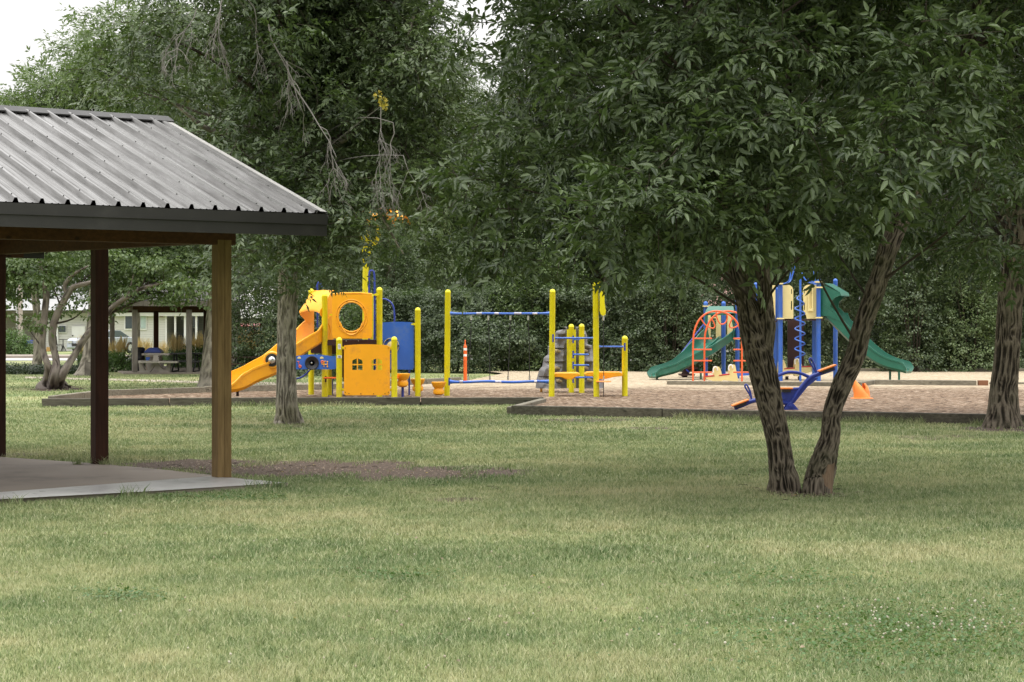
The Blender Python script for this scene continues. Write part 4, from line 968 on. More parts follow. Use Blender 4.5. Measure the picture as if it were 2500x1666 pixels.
p = P(664.5, 879.5, 40.35); mb = MB(); mb.lathe((p[0], 40.35, p[2]), [(.19, -.02), (.19, .03), (.165, .05), (.13, .045)], 30, 'y'); rg = mb.build('bubble_ring', M['orange'], ps, smooth=True)
mb = MB(); mb.lathe((p[0], 40.32, p[2]), [(.135, 0), (.135, .035), (.1, .04)], 26, 'y'); mb.build('bubble_rim', M['blackpl'], rg, smooth=True)
mb = MB(); mb.lathe((p[0], 40.30, p[2]), [(.085*cos(R(a)), .07*sin(R(a))) for a in (0, 20, 40, 60, 80)], 20, 'y'); mb.build('mirror_dome', M['silver'], rg, smooth=True)
mb = MB(); mb.tube([P(580, 950, 40.3), P(580, 968, 40.3)], .03, 8); mb.build('slide_leg', M['dkbrown'], ps, each=True)
# leaf canopy on a tall pole
cp = thing('shade_pole', 'tall yellow pole with orange leaf shaped blades, half hidden in the foliage', 'play pole', G(892, 967, mz))
mb = MB(); mb.tube([P(892, 968, 43.3), P(892, 700, 43.3), P(893, 600, 43.3)], .066, 18); mb.build('pole', M['yellow'], cp, smooth=True)
mb = MB()
for a, sgn in ((0, 1), (1, -1)):
    mb.plate(px_loop([(886, 640), (900, 640), (908, 607), (924, 590), (928, 568), (922, 560), (911, 578), (903, 590), (900, 574), (893, 571), (888, 580), (878, 575), (880, 595), (884, 612)] , 43.24), 43.24, 43.36) if a == 0 else None
mb.tube([P(912, 590, 43.3), P(924, 575, 43.3), P(925, 548, 43.3)], .05, 10); mb.tube([P(893, 600, 43.3), P(903, 540, 43.3)], [.06, .03], 10)
mb.build('crotch', M['yellow'], cp)
hub = Vector(P(903, 532, 43.3))
for k in range(8):
    a = 2*pi*k/8+.2; u_ = Vector((cos(a), sin(a), 0)); w_ = Vector((-sin(a), cos(a), 0)); mb = MB()
    for e in (0, -.02):
        mb.grid([[tuple(hub+u_*(.95*t)+w_*(.27*sin(pi*min(1, t*1.02))**.7*v_)+Vector((0, 0, e+.22*sin(pi*t*.75)-.32*t*t+.06*abs(v_)))) for v_ in (-1, -.5, 0, .5, 1)] for t in np.linspace(.02, .98, 10)])
    mb.build('canopy_leaf', M['orange'], cp, smooth=True)
# pods
def pod(label, px, yb, D, dz=0):
    g = Vector(P(px, yb, D)); mb = MB()
    mb.lathe(tuple(g), [(.07, -.02), (.115, .01), (.125, .07), (.10, .115), (.092, .13), (.13, .17), (.158, .24), (.160, .265), (.150, .27), (.0, .272)], 22)
    o = single(mb, 'stepping_pod', M['orange'], label, 'stepping pod', 'orange stepping pods', smooth=True)
    if dz:
        mb = MB(); mb.tube([tuple(g), (g.x, g.y, 0)], .03, 10); mb.build('pod_post', M['blued'], o)
pod('orange stepping pod on a blue leg beside the short yellow post, tallest of the three', 983, 943, 41.5, 1)
pod('orange stepping pod just left of the lone yellow post', 1020, 955, 42.6)
pod('orange stepping pod at the left foot of the rope bridge post', 1071, 963, 41.9)
# ---- rope bridge and rock wall
br = thing('climbing_structure', 'yellow posts with blue rails, hanging ropes and moulded grey climbing rock', 'climbing structure', G(1346, 970, mz))
for xb, xt, y0, y1, D in ((1091, 1093.5, 707, 964, 42.2), (1346.6, 1349, 706, 971, 41.7), (1394.8, 1394.8, 791.5, 957.5, 44.2), (1420, 1420, 790.8, 958.4, 44.0), (1456, 1454, 690, 972, 41.6), (1525.4, 1525.4, 820, 966.4, 42.0)):
    mb = MB(); post(mb, xb, y0, y1, D, px_top=xt); mb.build('post', M['yellow'], br, smooth=True)
def wavy(name, x0, x1, y, D, amp=0, r=.024, fl=.045):
    mb = MB(); n_ = 26; pts = []; rs = []
    for i in range(n_+1):
        t = i/n_; pts.append(P(x0+(x1-x0)*t, y+amp*sin(t*pi*4), D)); e = min(t, 1-t); rs.append(r+(fl-r)*max(0, 1-e/.045)**.7)
    mb.tube(pts, rs, 12); return mb.build(name, M['blue'], br, smooth=True)
wavy('rail', 1099, 1341, 766, 41.95, .35); wavy('balance_beam', 1098, 1340, 932.5, 41.95, 1.0, .03, .05)
wavy('rail', 1354, 1449, 826, 41.7, 0, .02, .032); wavy('rail', 1463, 1522, 847, 41.8, 0, .02, .032)
mb = MB()
for x0, x1, y in ((1400, 1436, 866), (1400, 1437, 892), (1399, 1414, 829), (1400, 1446, 922)):
    mb.tube([P(x0, y, 43.7), P(x1, y, 43.5)], .02, 8); mb.lathe(P(x1, y, 43.5), [(.0, -.02), (.022, 0), (.0, .02)], 8)
mb.build('rung', M['blue'], br, smooth=True, each=True)
mb = MB()
for x, y, D in ((1350, 826, 41.6), (1399, 829, 43.9), (1399, 866, 43.9), (1399, 892, 43.9), (1525, 847, 41.9), (1399, 926, 43.9), (1097, 932, 42.1)):
    p = P(x, y, D); mb.box((p[0], D-.06, p[2]), (.035, .03, .17))
mb.build('bracket', M['blued'], br, each=True)
for i, (xt, xb) in enumerate(((1150.5, 1143), (1192, 1196), (1246, 1240), (1289.5, 1293))):
    for_r = thing('rope', None, None) if False else None
    D = 41.95+(.02 if i % 2 else .0); mb = MB(); mb.tube([P(xt, 778, D), P((xt+xb)/2+1, 850, D), P(xb, 924, D)], .0095, 6); rp_ = mb.build('rope', M['rope'], br)
    mb = MB(); mb.tube([P(xt, 771, D), P(xt, 782, D)], .022, 10); mb.tube([P(xb, 918, D), P(xb, 928, D)], .02, 10); mb.build('rope_end', M['silver'], rp_, smooth=True, each=True)
mb = MB()
for x0, x1, y in ((1163, 1176, 765.5), (1207, 1218, 765.5), (1255, 1273, 765.3), (1300, 1312, 766)): mb.tube([P(x0, y, 41.935), P(x1, y, 41.935)], .0245, 10)
for x0, x1, y in ((1122, 1130, 932), (1209, 1224, 932.6), (1304, 1311, 932)): mb.tube([P(x0, y, 41.935), P(x1, y, 41.935)], .031, 10)
mb.build('grip_tape', pbr('worn_pale_paint', (.5, .52, .66), .6, var=.3, sc=20), br, smooth=True, each=True)
mb = MB()
for pts in ([(1353, 913), (1362, 911), (1412, 910.5), (1416, 913), (1416, 918), (1406, 921), (1398, 927), (1382, 927), (1370, 921), (1353, 921)], [(1429, 914), (1433, 910), (1443, 909), (1515, 909.5), (1520, 913), (1520, 919), (1500, 921), (1478, 926), (1462, 926), (1450, 920), (1431, 919)]):
    mb.plate(px_loop(pts, 41.7), 41.75, 42.5)
mb.build('orange_platform', M['orange'], br, bevel=.02, each=True)
# hanging arm + seat
mb = MB(); mb.plate(px_loop([(1449, 690), (1453, 686), (1462, 684), (1470, 688), (1474, 696), (1476, 740), (1479, 760), (1478, 768), (1473, 772), (1467, 769), (1464, 760), (1464, 705), (1460, 700), (1449, 712)], 41.55), 41.5, 41.6)
mb.build('hanging_arm', M['yellow'], br, bevel=.008)
mb = MB(); mb.tube([P(1473, 772, 41.55), P(1473.5, 850, 41.55), P(1473.8, 972, 41.55)], .009, 6); rp_ = mb.build('rope', M['rope'], br)
mb = MB(); mb.tube([P(1473, 771, 41.55), P(1473, 783, 41.55)], .022, 10); mb.tube([P(1473.7, 918, 41.55), P(1473.7, 928, 41.55)], .018, 10); mb.build('rope_end', M['silver'], rp_, each=True)
mb = MB(); p = P(1473.8, 932, 41.55); mb.lathe(p, [(.02, -.012), (.155, -.01), (.165, 0), (.155, .012), (.02, .016)], 24); mb.build('disc_seat', M['peach'], rp_, smooth=True)
# climbing rock: lumpy slabs either side of a yellow strip
sil = [(1307.5, 948), (1308.5, 938), (1310, 926), (1317, 903), (1324, 895), (1328, 873), (1338, 866), (1338, 845), (1355, 839), (1356, 812), (1361, 806), (1371, 799), (1378, 800), (1384, 805)]
silr = [(1405, 805), (1413, 800), (1428, 806), (1434, 820), (1434, 841), (1446, 843), (1448.5, 871), (1462, 901), (1467, 910), (1472, 930), (1474, 948)]
def rock(name, left, right, D):
    rows = []; ysr = np.linspace(798, 948, 60)
    lx = np.interp(ysr, [p[1] for p in sorted(left, key=lambda p: p[1])], [p[0] for p in sorted(left, key=lambda p: p[1])]) if not np.isscalar(left) else np.full(60, left)
    rx_ = np.interp(ysr, [p[1] for p in sorted(right, key=lambda p: p[1])], [p[0] for p in sorted(right, key=lambda p: p[1])]) if not np.isscalar(right) else np.full(60, right)
    mb = MB(); fr, bk = [], []
    for y, a, b in zip(ysr, lx, rx_):
        r1, r2 = [], []
        for t in np.linspace(0, 1, 26):
            px = a+(b-a)*t; x, _, z = P(px, y, D)
            n1 = float(vnoise(np.array(px*.06), np.array(y*.05), np.array(2.5))); n2 = float(vnoise(np.array(px*.15), np.array(y*.16), np.array(9.5)))
            step = .10*((y % 34)/34)
            e = min(t, 1-t)*5; edge = min(1, e)
            r1.append((x, D-(.06+.20*n1+.07*n2+step*.8)*edge**.6, z)); r2.append((x, D+.12, z))
        fr.append(r1); bk.append(r2)
    mb.grid(fr); mb.grid([r[::-1] for r in bk])
    mb.grid([[f[0] for f in fr], [f[0] for f in bk]]); mb.grid([[f[-1] for f in fr], [f[-1] for f in bk]]); mb.grid([fr[0], bk[0]]); mb.grid([fr[-1], bk[-1]])
    return mb.build(name, M['rock'], br, smooth=True, fix=False)
rk = rock('climbing_rock', sil, 1385, 44.6); rk2 = rock('climbing_rock', 1405, silr, 44.6)
mb = MB()
for x, y, par in ((1361, 857, 0), (1360, 899, 0), (1428, 856, 1), (1429, 898, 1), (1440, 928, 1), (1365, 930, 0)):
    p = P(x, y, 44.35); mb.tube([(p[0]-.06, p[1], p[2]+.015), (p[0]-.02, p[1]-.04, p[2]), (p[0]+.06, p[1], p[2]-.02)], [.025, .045, .025], 8)
mb.build('hand_hold', pbr('tan_hold', (.28, .22, .12), .7), rk, smooth=True, each=True)
mb = MB()
for x0, x1 in ((1384, 1388.5), (1402, 1406)):
    a = P(x0, 948, 44.3); b = P(x1, 805, 44.3); mb.box(((a[0]+b[0])/2, 44.35, (a[2]+b[2])/2), (b[0]-a[0], .05, b[2]-a[2]))
mb.build('wall_strip', M['yellow'], br, each=True)
mb = MB(); mb.tube([P(1321.5, 945, 44.5), P(1321.5, 957, 44.5)], .028, 8); mb.build('rock_leg', M['orange'], br)
# delineator post
dl = thing('delineator_post', 'slim red orange traffic post with two white bands, behind the rope bridge', 'traffic post', G(1135.7, 931, mz))
b = Vector(G(1135.7, 931, mz)); Z = lambda y: P(0, y, b.y)[2]-b.z
mb = MB(); mb.lathe(tuple(b), [(.05, 0), (.048, Z(882)), (.052, Z(880)), (.05, Z(878)), (.048, Z(848)), (.05, Z(847)), (.03, Z(843)), (.018, Z(841)), (.014, Z(834)), (.018, Z(832)), (.0, Z(829.5))], 18)
mb.build('post', M['orange2'], dl, smooth=True)
for y0, y1 in ((865, 870.5), (850, 856)):
    mb = MB(); mb.lathe((b.x, b.y, b.z+Z(y1)), [(.0495, 0), (.0495, Z(y0)-Z(y1))], 18); mb.build('white_band', M['white'], dl, smooth=True)
# ---- blue structure
Dq = 53.4
bs = thing('play_structure', 'blue cream and green play structure with two green slides and spiral climber', 'play structure', G(1960, 931, mz))
for px, y0, y1, D in ((1905.4, 692, 931, 53.4), (1998.4, 679, 931, 53.4), (1988, 690, 930, 54.4), (2039.5, 680.6, 925, 54.9), (1845, 690, 925, 54.6), (1894, 700, 928, 54.8), (1723, 736, 918, 56.6), (1766.5, 736, 914, 57.4), (1800, 730, 921, 56.2)):
    mb = MB(); post(mb, px, y0, y1, D); mb.build('post', M['blue'], bs, smooth=True)
def panel(pts, D, slots=(), mat='cream', th=.03, name='cream_panel'):
    mb = MB(); mb.plate(px_loop(pts, D), D, D+th, [px_loop(h_, D) for h_ in slots]); return mb.build(name, M[mat], bs)
panel([(1911, 781), (1911, 697), (1924, 696)]+arc(1924, 709, 12.5, 13, -90, 0, 6)[1:]+[(1937, 781)], 53.5, [rrect(1931, 735, 1934, 757, 1.4, 3), rrect(1931.5, 706, 1934, 718, 1.2, 3)])
panel([(1993, 695.5), (1993, 779), (1970, 780), (1968, 770), (1962, 763), (1960.5, 712)]+arc(1975, 711, 14.5, 15.5, 180, 270, 6)[1:], 53.5, [rrect(1963, 739, 1965.5, 758, 1.2, 3), rrect(1962.7, 705, 1965, 717, 1.1, 3)])
panel([(1973, 702), (1980, 700), (1985, 702), (1985, 760), (1973, 760)], 53.44, [(rrect(1976, 706, 1982, 754, 2.5, 3))], th=.05)
panel([(1886, 780), (1886, 697), (1893, 697), (1893, 780)], 53.9)
panel([(2020, 715), (2034, 712), (2034, 775), (2026, 765), (2020, 750)], 54.8)
for a, b_ in ((1728, 1735), (1748, 1760), (1776, 1791)): panel([(a, 827), (a, 770), (b_, 770), (b_, 827)], 56.9)
mb = MB()
for x0, x1, y, D in ((1735, 1748, 776, 56.9), (1897, 1914, 778, 53.3), (1990, 2007, 776, 53.3), (1992, 2008, 702, 53.3), (1898, 1913, 693, 53.3), (1716, 1730, 748, 56.5), (1990, 2006, 689, 53.3), (1792, 1806, 828, 56)):
    a, b_ = P(x0, y, D), P(x1, y, D); mb.box(((a[0]+b_[0])/2, D, a[2]), (b_[0]-a[0], .17, .035))
mb.build('clamp', M['cream'], bs, each=True)
mb = MB(); p = P(1953, 781, 54.0); mb.box((p[0], 54.1, p[2]), (1.15, 1.2, .05)); p = P(1853, 785, 54.8); mb.box((p[0], 54.9, p[2]), (.9, 1.0, .05)); p = P(1762, 829, 56.8); mb.box((p[0], 56.9, p[2]), (.95, 1.0, .05))
mb.build('deck', M['dkbrown'], bs, each=True)
mb = MB(); a = P(1943, 840, 54.9); mb.box((a[0], 54.95, (P(0, 782, 54.9)[2]+P(0, 897, 54.9)[2])/2), (.46, .06, P(0, 782, 54.9)[2]-P(0, 897, 54.9)[2])); mb.build('dark_climbing_panel', M['dkbrown'], bs)
panel([(1840, 773), (1841, 700), (1850, 697), (1850, 773)], 54.0, mat='blue', name='blue_panel')
# spiral
mb = MB(); mb.tube([P(1954, 935, 53.1), P(1954, 674, 53.1)], .03, 12); mb.build('spiral_pole', M['blue'], bs, smooth=True)
mb = MB(); c_ = P(1953, 0, 53.1)[0]; ys_ = np.linspace(717, 875, 150); 
mb.tube([(c_+.135*min(1, max(.55, (y-700)/50))*cos(2*pi*(y-717)/24.6), 53.1+.135*sin(2*pi*(y-717)/24.6), P(0, y, 53.1)[2]) for y in ys_], .019, 7); mb.build('spiral', M['blue'], bs, smooth=True)
tubes('arch_rail', [[P(1904, 693, 53.3), P(1916, 692.5, 53.2), P(1926, 686, 53.1), P(1930, 672, 53.1), P(1933, 655, 53.1), P(1938, 647, 53.1), P(1944, 643, 53.1)],
        [P(1916, 692.5, 53.4), P(1929, 687, 53.6), P(1936, 668, 53.6), P(1941, 650, 53.6), P(1944, 643, 53.6)],
        [P(1998, 692, 53.3), P(1983, 692, 53.2), P(1970, 687, 53.1), P(1962, 677, 53.1), P(1957, 665, 53.1)], [P(1990, 690, 53.5), P(1976, 684, 53.6), P(1972, 672, 53.6)], [P(1990, 690, 54.2), P(1995, 668, 54.2), P(1987, 664, 54.2), P(1985, 680, 54.2)]], M['blue'], bs, .02)
# right green double slide
mb = MB(); be = R(25); hd_ = np.array([cos(be), -sin(be)]); s0 = np.array(P(2010, 0, 53.9)[:2])
def rs_(u_, z): q_ = s0+hd_*u_; return (q_[0], q_[1], z)
zz = lambda y: H-(y-HY)/F*53.6
ctr = [rs_(-.02, zz(766)), rs_(.15, zz(772)), rs_(.40, zz(793)), rs_(.85, zz(832)), rs_(1.25, zz(863)), rs_(1.6, zz(884)), rs_(1.95, zz(896)), rs_(2.25, zz(902)), rs_(2.42, zz(906))]
sweep(mb, ctr, .82, .24, 2, hs=lambda t: 1.25-.35*t if t < .9 else .9-(t-.9)*5); mb.build('green_slide', M['green'], bs, smooth=True, label='green double slide running down to the right')
dv_ = Vector((hd_[0], hd_[1], 0)); lt = Vector((-dv_.y, dv_.x, 0)); o_ = Vector(ctr[0]); mb = MB(); zt_ = zz(692)-ctr[0][2]
hp = [(0, -.05), (0, zt_), (.02, zt_), (.62, zt_-.26), (.64, zt_-.34), (.48, zt_-.40), (.36, zt_-.52), (.33, zt_-.66), (.40, zt_-.80), (.60, .02), (.7, -.25), (.3, -.08)]
hole_ = None
for sg in (-1, 1): mb.plate(hp, sg*.44, sg*.415, (), lambda x, y, z: tuple(o_+dv_*x+lt*y+Vector((0, 0, z))))
for e in (0, -.02): mb.grid([[tuple(o_+dv_*a+lt*(.44*u_)+Vector((0, 0, z+e))) for u_ in (-1, -.3, .3, 1)] for a, z in ((-.01, zt_), (.18, zt_+.0), (.62, zt_-.26), (.65, zt_-.34))])
mb.build('slide_hood', M['green'], bs, smooth=True)
mb = MB()
for px, D in ((2173, 53.2), (2195, 53.9)): mb.tube([P(px, 906, D), P(px, 931, D)], .032, 10)
mb.build('slide_leg', M['green'], bs, each=True)
# left green slide (curves toward the camera and left)
mb = MB(); ctr = [P(1758, 828, 56.4), P(1752, 832, 56.0), P(1738, 845, 55.5), P(1712, 866, 55.1), P(1680, 887, 54.9), P(1645, 905, 54.8), P(1612, 914, 54.7), P(1592, 920, 54.65)]
sweep(mb, ctr, .86, .22, 2, hs=lambda t: 1.3-.4*t if t < .9 else .94-(t-.9)*5); mb.build('green_slide', M['green'], bs, smooth=True, label='wide green slide curving down to the left')
mb = MB()
for e in (0, .03): mb.grid([[P(x, y, D+e) for x in np.linspace(a, b_, 6)] for a, b_, y, D in ((1730, 1790, 748, 56.2), (1724, 1792, 757, 55.95), (1721, 1793, 765, 55.8), (1722, 1792, 770, 55.8))])
mb.plate(px_loop([(1721, 765), (1729, 765), (1726, 790), (1732, 826), (1722, 840)], 55.8), 55.8, 55.84); mb.plate(px_loop([(1783, 765), (1792, 765), (1792, 840), (1786, 830), (1790, 800)], 55.8), 55.8, 55.84)
mb.build('slide_hood', M['green'], bs)
mb = MB()
for px in (1711, 1604): mb.tube([P(px, 900 if px > 1700 else 921, 54.9), P(px, 931, 54.9)], .03, 8)
mb.build('slide_leg', M['green'], bs, each=True)
tubes('hand_rail', [[P(1655, 882, 57), P(1657, 872, 57), P(1690, 828, 57.3), P(1714, 797, 57.5), P(1725, 785, 57.5)], [P(1680, 870, 57.8), P(1690, 848, 57.8), P(1712, 818, 58)], [P(1675, 903, 57), P(1682, 909, 57)]], M['blued'], bs, .02)
mb = MB()
for i in range(5): p = P(1676+i*8, 915-i*16, 57.4+i*.05); mb.box((p[0], p[1], p[2]), (.42, .8, .05))
mb.beam(P(1668, 921, 57.2), P(1716, 832, 57.2), .05, .2); mb.beam(P(1668, 921, 57.9), P(1716, 832, 57.9), .05, .2); mb.build('stair', M['dkbrown'], bs, each=True)
mb = MB(); a, b_ = P(1797, 914, 54), P(1840, 912, 54); mb.beam(a, b_, .1, .1); mb.build('low_beam', M['blue'], bs)
# orange arch climber
Da = 51.8
ac = thing('arch_climber', 'orange red tubular arch climber with rungs and hanging loops, left of the near trunk', 'arch climber', G(1755, 936, mz))
def c4(x, y): return (1560+x/3.3614, 600+y/3.3614)
def arcpts(dx, D): return [P(*c4(x+dx, y), D) for x, y in ((443, 1132), (443, 950), (445, 790), (455, 700), (490, 615), (545, 562), (610, 540), (670, 541), (730, 562), (785, 605), (815, 650), (832, 700), (843, 760), (845, 900), (845, 1132))]
tubes('arch', [arcpts(0, Da)], M['archred'], ac, .025); tubes('arch', [arcpts(94, Da+.55)], M['archred'], ac, .025)
lst = []
for y in (762, 853, 945, 1040, 1130):
    for x0, x1 in ((443, 595), (778, 930)): lst.append([P(*c4(x0, y), Da), P(*c4((x0+x1)/2, y), Da+.3), P(*c4(x1, y), Da+.6)])
mb = MB()
for l_ in lst: mb.tube(l_, .02, 8)
mb.build('rung', M['archred'], ac, smooth=True, each=True)
for pts in ([(510, 603), (545, 650), (600, 678), (622, 665), (615, 635), (598, 603), (590, 595)], [(632, 545), (640, 590), (660, 635), (688, 645), (715, 625), (725, 590), (722, 568)], [(770, 590), (750, 630), (742, 660), (755, 675), (790, 670), (812, 655)]):
    tubes('loop', [[P(*c4(x, y), Da+.3) for x, y in pts]], M['archred'], ac, .018)
# cream seesaws
def c11(x, y): return (1700+x/5.229, 860+y/5.229)
def rider(label, prof, seats, heads, D, base):
    t = thing('toy_seesaw', label, 'seesaw', base, 'small cream seesaws with red seats'); mb = MB()
    for y0 in (-.16, .13): mb.plate(px_loop([c11(*p_) for p_ in prof], D), D+y0, D+y0+.03)
    mb.build('side_panel', M['cream'], t, each=True)
    for a, b_ in seats:
        pa, pb = P(*c11(*a), D), P(*c11(*b_), D); mb = MB(); mb.beam(pa, pb, .34, .025); mb.build('seat', M['red'], t)
    for x, y in heads:
        mb = MB(); pts = [P(*c11(x+dx, y+dy), D-.2) for dx, dy in ((8, 75), (0, 60), (2, 30), (15, 8), (35, 5), (48, 18), (52, 50))]; mb.tube([tuple(v) for v in catmull(pts, 14)], .018, 7); mb.build('handle', M['white'], t, smooth=True)
        mb = MB(); mb.beam(P(*c11(x+45, y+20), D-.02), P(*c11(x+78, y+110), D-.02), .25, .02); mb.build('back_board', M['red'], t)
    mb = MB(); c_ = P(*c11(sum(p_[0] for p_ in prof)/len(prof), max(p_[1] for p_ in prof)-15), D)
    for dx in (-.18, .18): mb.tube([(c_[0]+dx+.045*cos(a), D+.045*sin(a), c_[2]-(c_[2]-mz)*i/30) for i, a in enumerate(np.linspace(0, 6*pi, 31))], .012, 6)
    mb.build('spring', M['blackpl'], t, smooth=True)
rider('cream toy seesaw with red seats inside the orange arch climber', [(115, 312), (215, 300), (222, 190), (240, 182), (285, 186), (300, 215), (322, 290), (412, 278), (418, 175), (430, 162), (485, 160), (495, 195), (505, 255), (528, 370), (500, 380), (460, 370), (330, 355), (310, 392), (270, 388), (200, 365), (120, 340)], [((112, 312), (225, 301)), ((280, 298), (416, 281))], [(215, 185), (412, 160)], 53.0, G(1763, 934, mz))
rider('cream toy seesaw with red seats between the trunks, in front of the spiral pole', [(1035, 290), (1045, 180), (1055, 105), (1070, 98), (1108, 98), (1125, 140), (1142, 208), (1245, 203), (1258, 95), (1275, 82), (1310, 84), (1330, 140), (1345, 188), (1475, 180), (1470, 235), (1440, 258), (1390, 270), (1330, 280), (1300, 305), (1255, 308), (1240, 280), (1150, 295), (1050, 325)], [((1110, 212), (1246, 204)), ((1315, 188), (1472, 183))], [(1048, 98), (1258, 82)], 54.6, G(1941, 927, mz))
# blue seesaw
Dw = 35.2
sw = thing('seesaw', 'large blue seesaw with orange seats behind the two near trunks', 'seesaw', G(1936, 1002, mz))
def sb(x, y, D=Dw): return P(*c11(x, y), D)
tubes('beam', [[sb(485, 712), sb(600, 672), sb(700, 628), sb(800, 615), sb(950, 625), sb(1100, 640), sb(1185, 655), sb(1230, 620), sb(1320, 480), sb(1420, 360), sb(1480, 310), sb(1600, 265), sb(1765, 208)]], M['blued'], sw, .042, 12)
mb = MB(); mb.plate(px_loop([c11(*p_) for p_ in ((1200, 655), (1250, 650), (1420, 440), (1560, 330), (1470, 330), (1400, 390), (1300, 520))], Dw), Dw-.02, Dw+.02); mb.build('gusset', M['blued'], sw)
tubes('arch_tube', [[sb(880, 400), sb(960, 340), sb(1045, 298), (sb(1150, 262)), sb(1240, 258), sb(1340, 275), sb(1440, 318)], [sb(960, 640), sb(1060, 550), sb(1130, 505), sb(1190, 482), sb(1260, 472), sb(1330, 470)]], M['blued'], sw, .03)
mb = MB(); mb.plate(px_loop([c11(*p_) for p_ in ((1010, 600), (1060, 555), (1130, 508), (1190, 486), (1260, 477), (1310, 475), (1200, 635), (1100, 630), (1010, 620))], Dw), Dw-.01, Dw+.01); mb.build('web_panel', M['blued'], sw)
mb = MB(); mb.plate(px_loop([c11(*p_) for p_ in ((1095, 760), (1155, 660), (1175, 645), (1215, 645), (1235, 660), (1320, 760))], Dw), Dw-.12, Dw-.09); mb.plate(px_loop([c11(*p_) for p_ in ((1095, 760), (1155, 660), (1175, 645), (1215, 645), (1235, 660), (1320, 760))], Dw), Dw+.09, Dw+.12)
p = sb(1193, 687); mb.box((p[0], Dw-.13, p[2]), (.05, .02, .05), 0, R(45)); mb.build('pivot_base', M['blued'], sw, bevel=.006, each=True)
for pts, th_ in (([(450, 686), (665, 605)], 0), ([(1555, 244), (1778, 162)], 0), ([(1050, 462), (1225, 462)], 0)):
    a, b_ = Vector(sb(*pts[0])), Vector(sb(*pts[1])); mb = MB(); mb.beam(a, b_, .22, .03); mb.build('seat', M['peach'], sw, bevel=.012)
    mb = MB(); d = (b_-a); mb.beam(a+d*.2-Vector((0, 0, .045)), a+d*.85-Vector((0, 0, .045)), .16, .05); mb.build('seat_base', M['blackpl'], sw)
mb = MB(); mb.beam(sb(1112, 470), sb(1112, 600), .06, .09); mb.build('rear_arm', M['blued'], sw)
for lp in ([(705, 600), (680, 540), (650, 490), (625, 450), (622, 425), (632, 414), (650, 425), (668, 460), (686, 500), (695, 540), (706, 590)], [(1535, 265), (1500, 215), (1465, 150), (1445, 110), (1445, 88), (1457, 80), (1475, 92), (1500, 140), (1515, 180), (1535, 255)]):
    mb = MB(); mb.tube([tuple(v) for v in catmull([sb(*p_) for p_ in lp], 30)], .017, 8); mb.build('handle', M['blued'], sw, smooth=True)
# orange scoop spinner
Ds = 40.6
sc_ = thing('spinner_seat', 'faded orange moulded spinner seat standing in the chips, right of the near trunks', 'play spinner', G(2105, 972, mz))
mb = MB(); n_ = 20; b = Vector(P(2104, 971, Ds))
def ringpts(cx_, z, r, a0, a1): return [(b.x+cx_+r*cos(R(a)), b.y+r*.9*sin(R(a)), b.z+z) for a in np.linspace(a0, a1, n_)]
rows = [ringpts(0, 0, .17, 100, 380), ringpts(-.015, .08, .155, 110, 370), ringpts(-.06, .17, .13, 130, 340), ringpts(-.12, .27, .085, 140, 330), ringpts(-.165, .36, .05, 150, 320), ringpts(-.195, .42, .03, 160, 320)]
mb.grid(rows); mb.grid([[tuple(Vector(p_)*1.0+Vector((.0, .012, 0))) for p_ in r] for r in rows])
mb.build('swept_back', M['peach'], sc_, smooth=True, fix=False)
mb = MB(); rows = [ringpts(.07, 0, .105, -100, 120), ringpts(.065, .12, .10, -90, 110), ringpts(.05, .22, .085, -70, 100), ringpts(.03, .30, .05, -60, 90)]
mb.grid(rows); mb.grid([[tuple(Vector(p_)+Vector((-.014, .0, 0))) for p_ in r] for r in rows]); mb.build('seat_lobe', M['peach'], sc_, smooth=True, fix=False)
mb = MB(); mb.box((b.x+.03, b.y+.05, b.z+.12), (.14, .02, .2), 0, R(35)); mb.build('inner_face', M['orange2'], sc_)
mb = MB(); mb.lathe((b.x, b.y, mz-.01), [(.24, 0), (.24, .02), (.1, .035)], 24); mb.build('base_disc', M['peach'], sc_, smooth=True)
# ---------------------------------------------------------------- second shelter
S2 = thing('picnic_shelter', 'small open shelter with grey shingle roof and weathered posts in the distance', 'shelter', G(395, 914))
A_, B_ = Vector(G(329, 913)), Vector(G(572, 912)); ux = (B_-A_); wx = ux.length; ux.normalize()
C_ = Vector(G(274, 897)); vy = (C_-A_); 
cs = [A_-ux*.4-vy.normalized()*.5, B_+ux*.35-vy.normalized()*.5, B_+ux*.35+vy*1.03, C_-ux*.4+vy*.03]
mb = MB(); mb.add([(p[0], p[1], .05) for p in cs]+[(p[0], p[1], -.1) for p in cs], [(0, 1, 2, 3), (7, 6, 5, 4), (0, 4, 5, 1), (1, 5, 6, 2), (2, 6, 7, 3), (3, 7, 4, 0)]); mb.build('slab', M['conc'], S2)
eh = 2.14
for p in (A_, G(461.5, 913), B_, C_, G(381, 901), G(503, 903), G(581, 897)):
    mb = MB(); dk = p[1] > A_[1]+2; mb.box((p[0], p[1], eh/2), (.17, .17, eh), .3); mb.build('post', M['postdark'] if dk and (p[0] > C_[0]+1) else M['greywood2'], S2)  # rear posts except the left one take the darker wood
for a, b in ((A_, B_), (C_, Vector(G(581, 897))), (A_, C_), (B_, Vector(G(581, 897)))):
    mb = MB(); a, b = Vector(a), Vector(b); mb.beam((a.x, a.y, eh+.05), (b.x, b.y, eh+.05), .12, .16); mb.build('beam', M['beamwood'], S2)
rc_ = [A_-ux*.5-vy*.06, B_+ux*.28-vy*.06, Vector(G(581, 897))+ux*.3+vy*.05, C_-ux*.5+vy*.06]; ctr_ = sum(rc_, Vector())/4
mb = MB(); r0_ = [Vector((p.x, p.y, eh+.14)) for p in rc_]; r1_ = [Vector((p.x, p.y, eh+.30)) for p in rc_]
tp = [ctr_-ux*.5+Vector((0, 0, eh+1.25)), ctr_+ux*.5+Vector((0, 0, eh+1.25))]
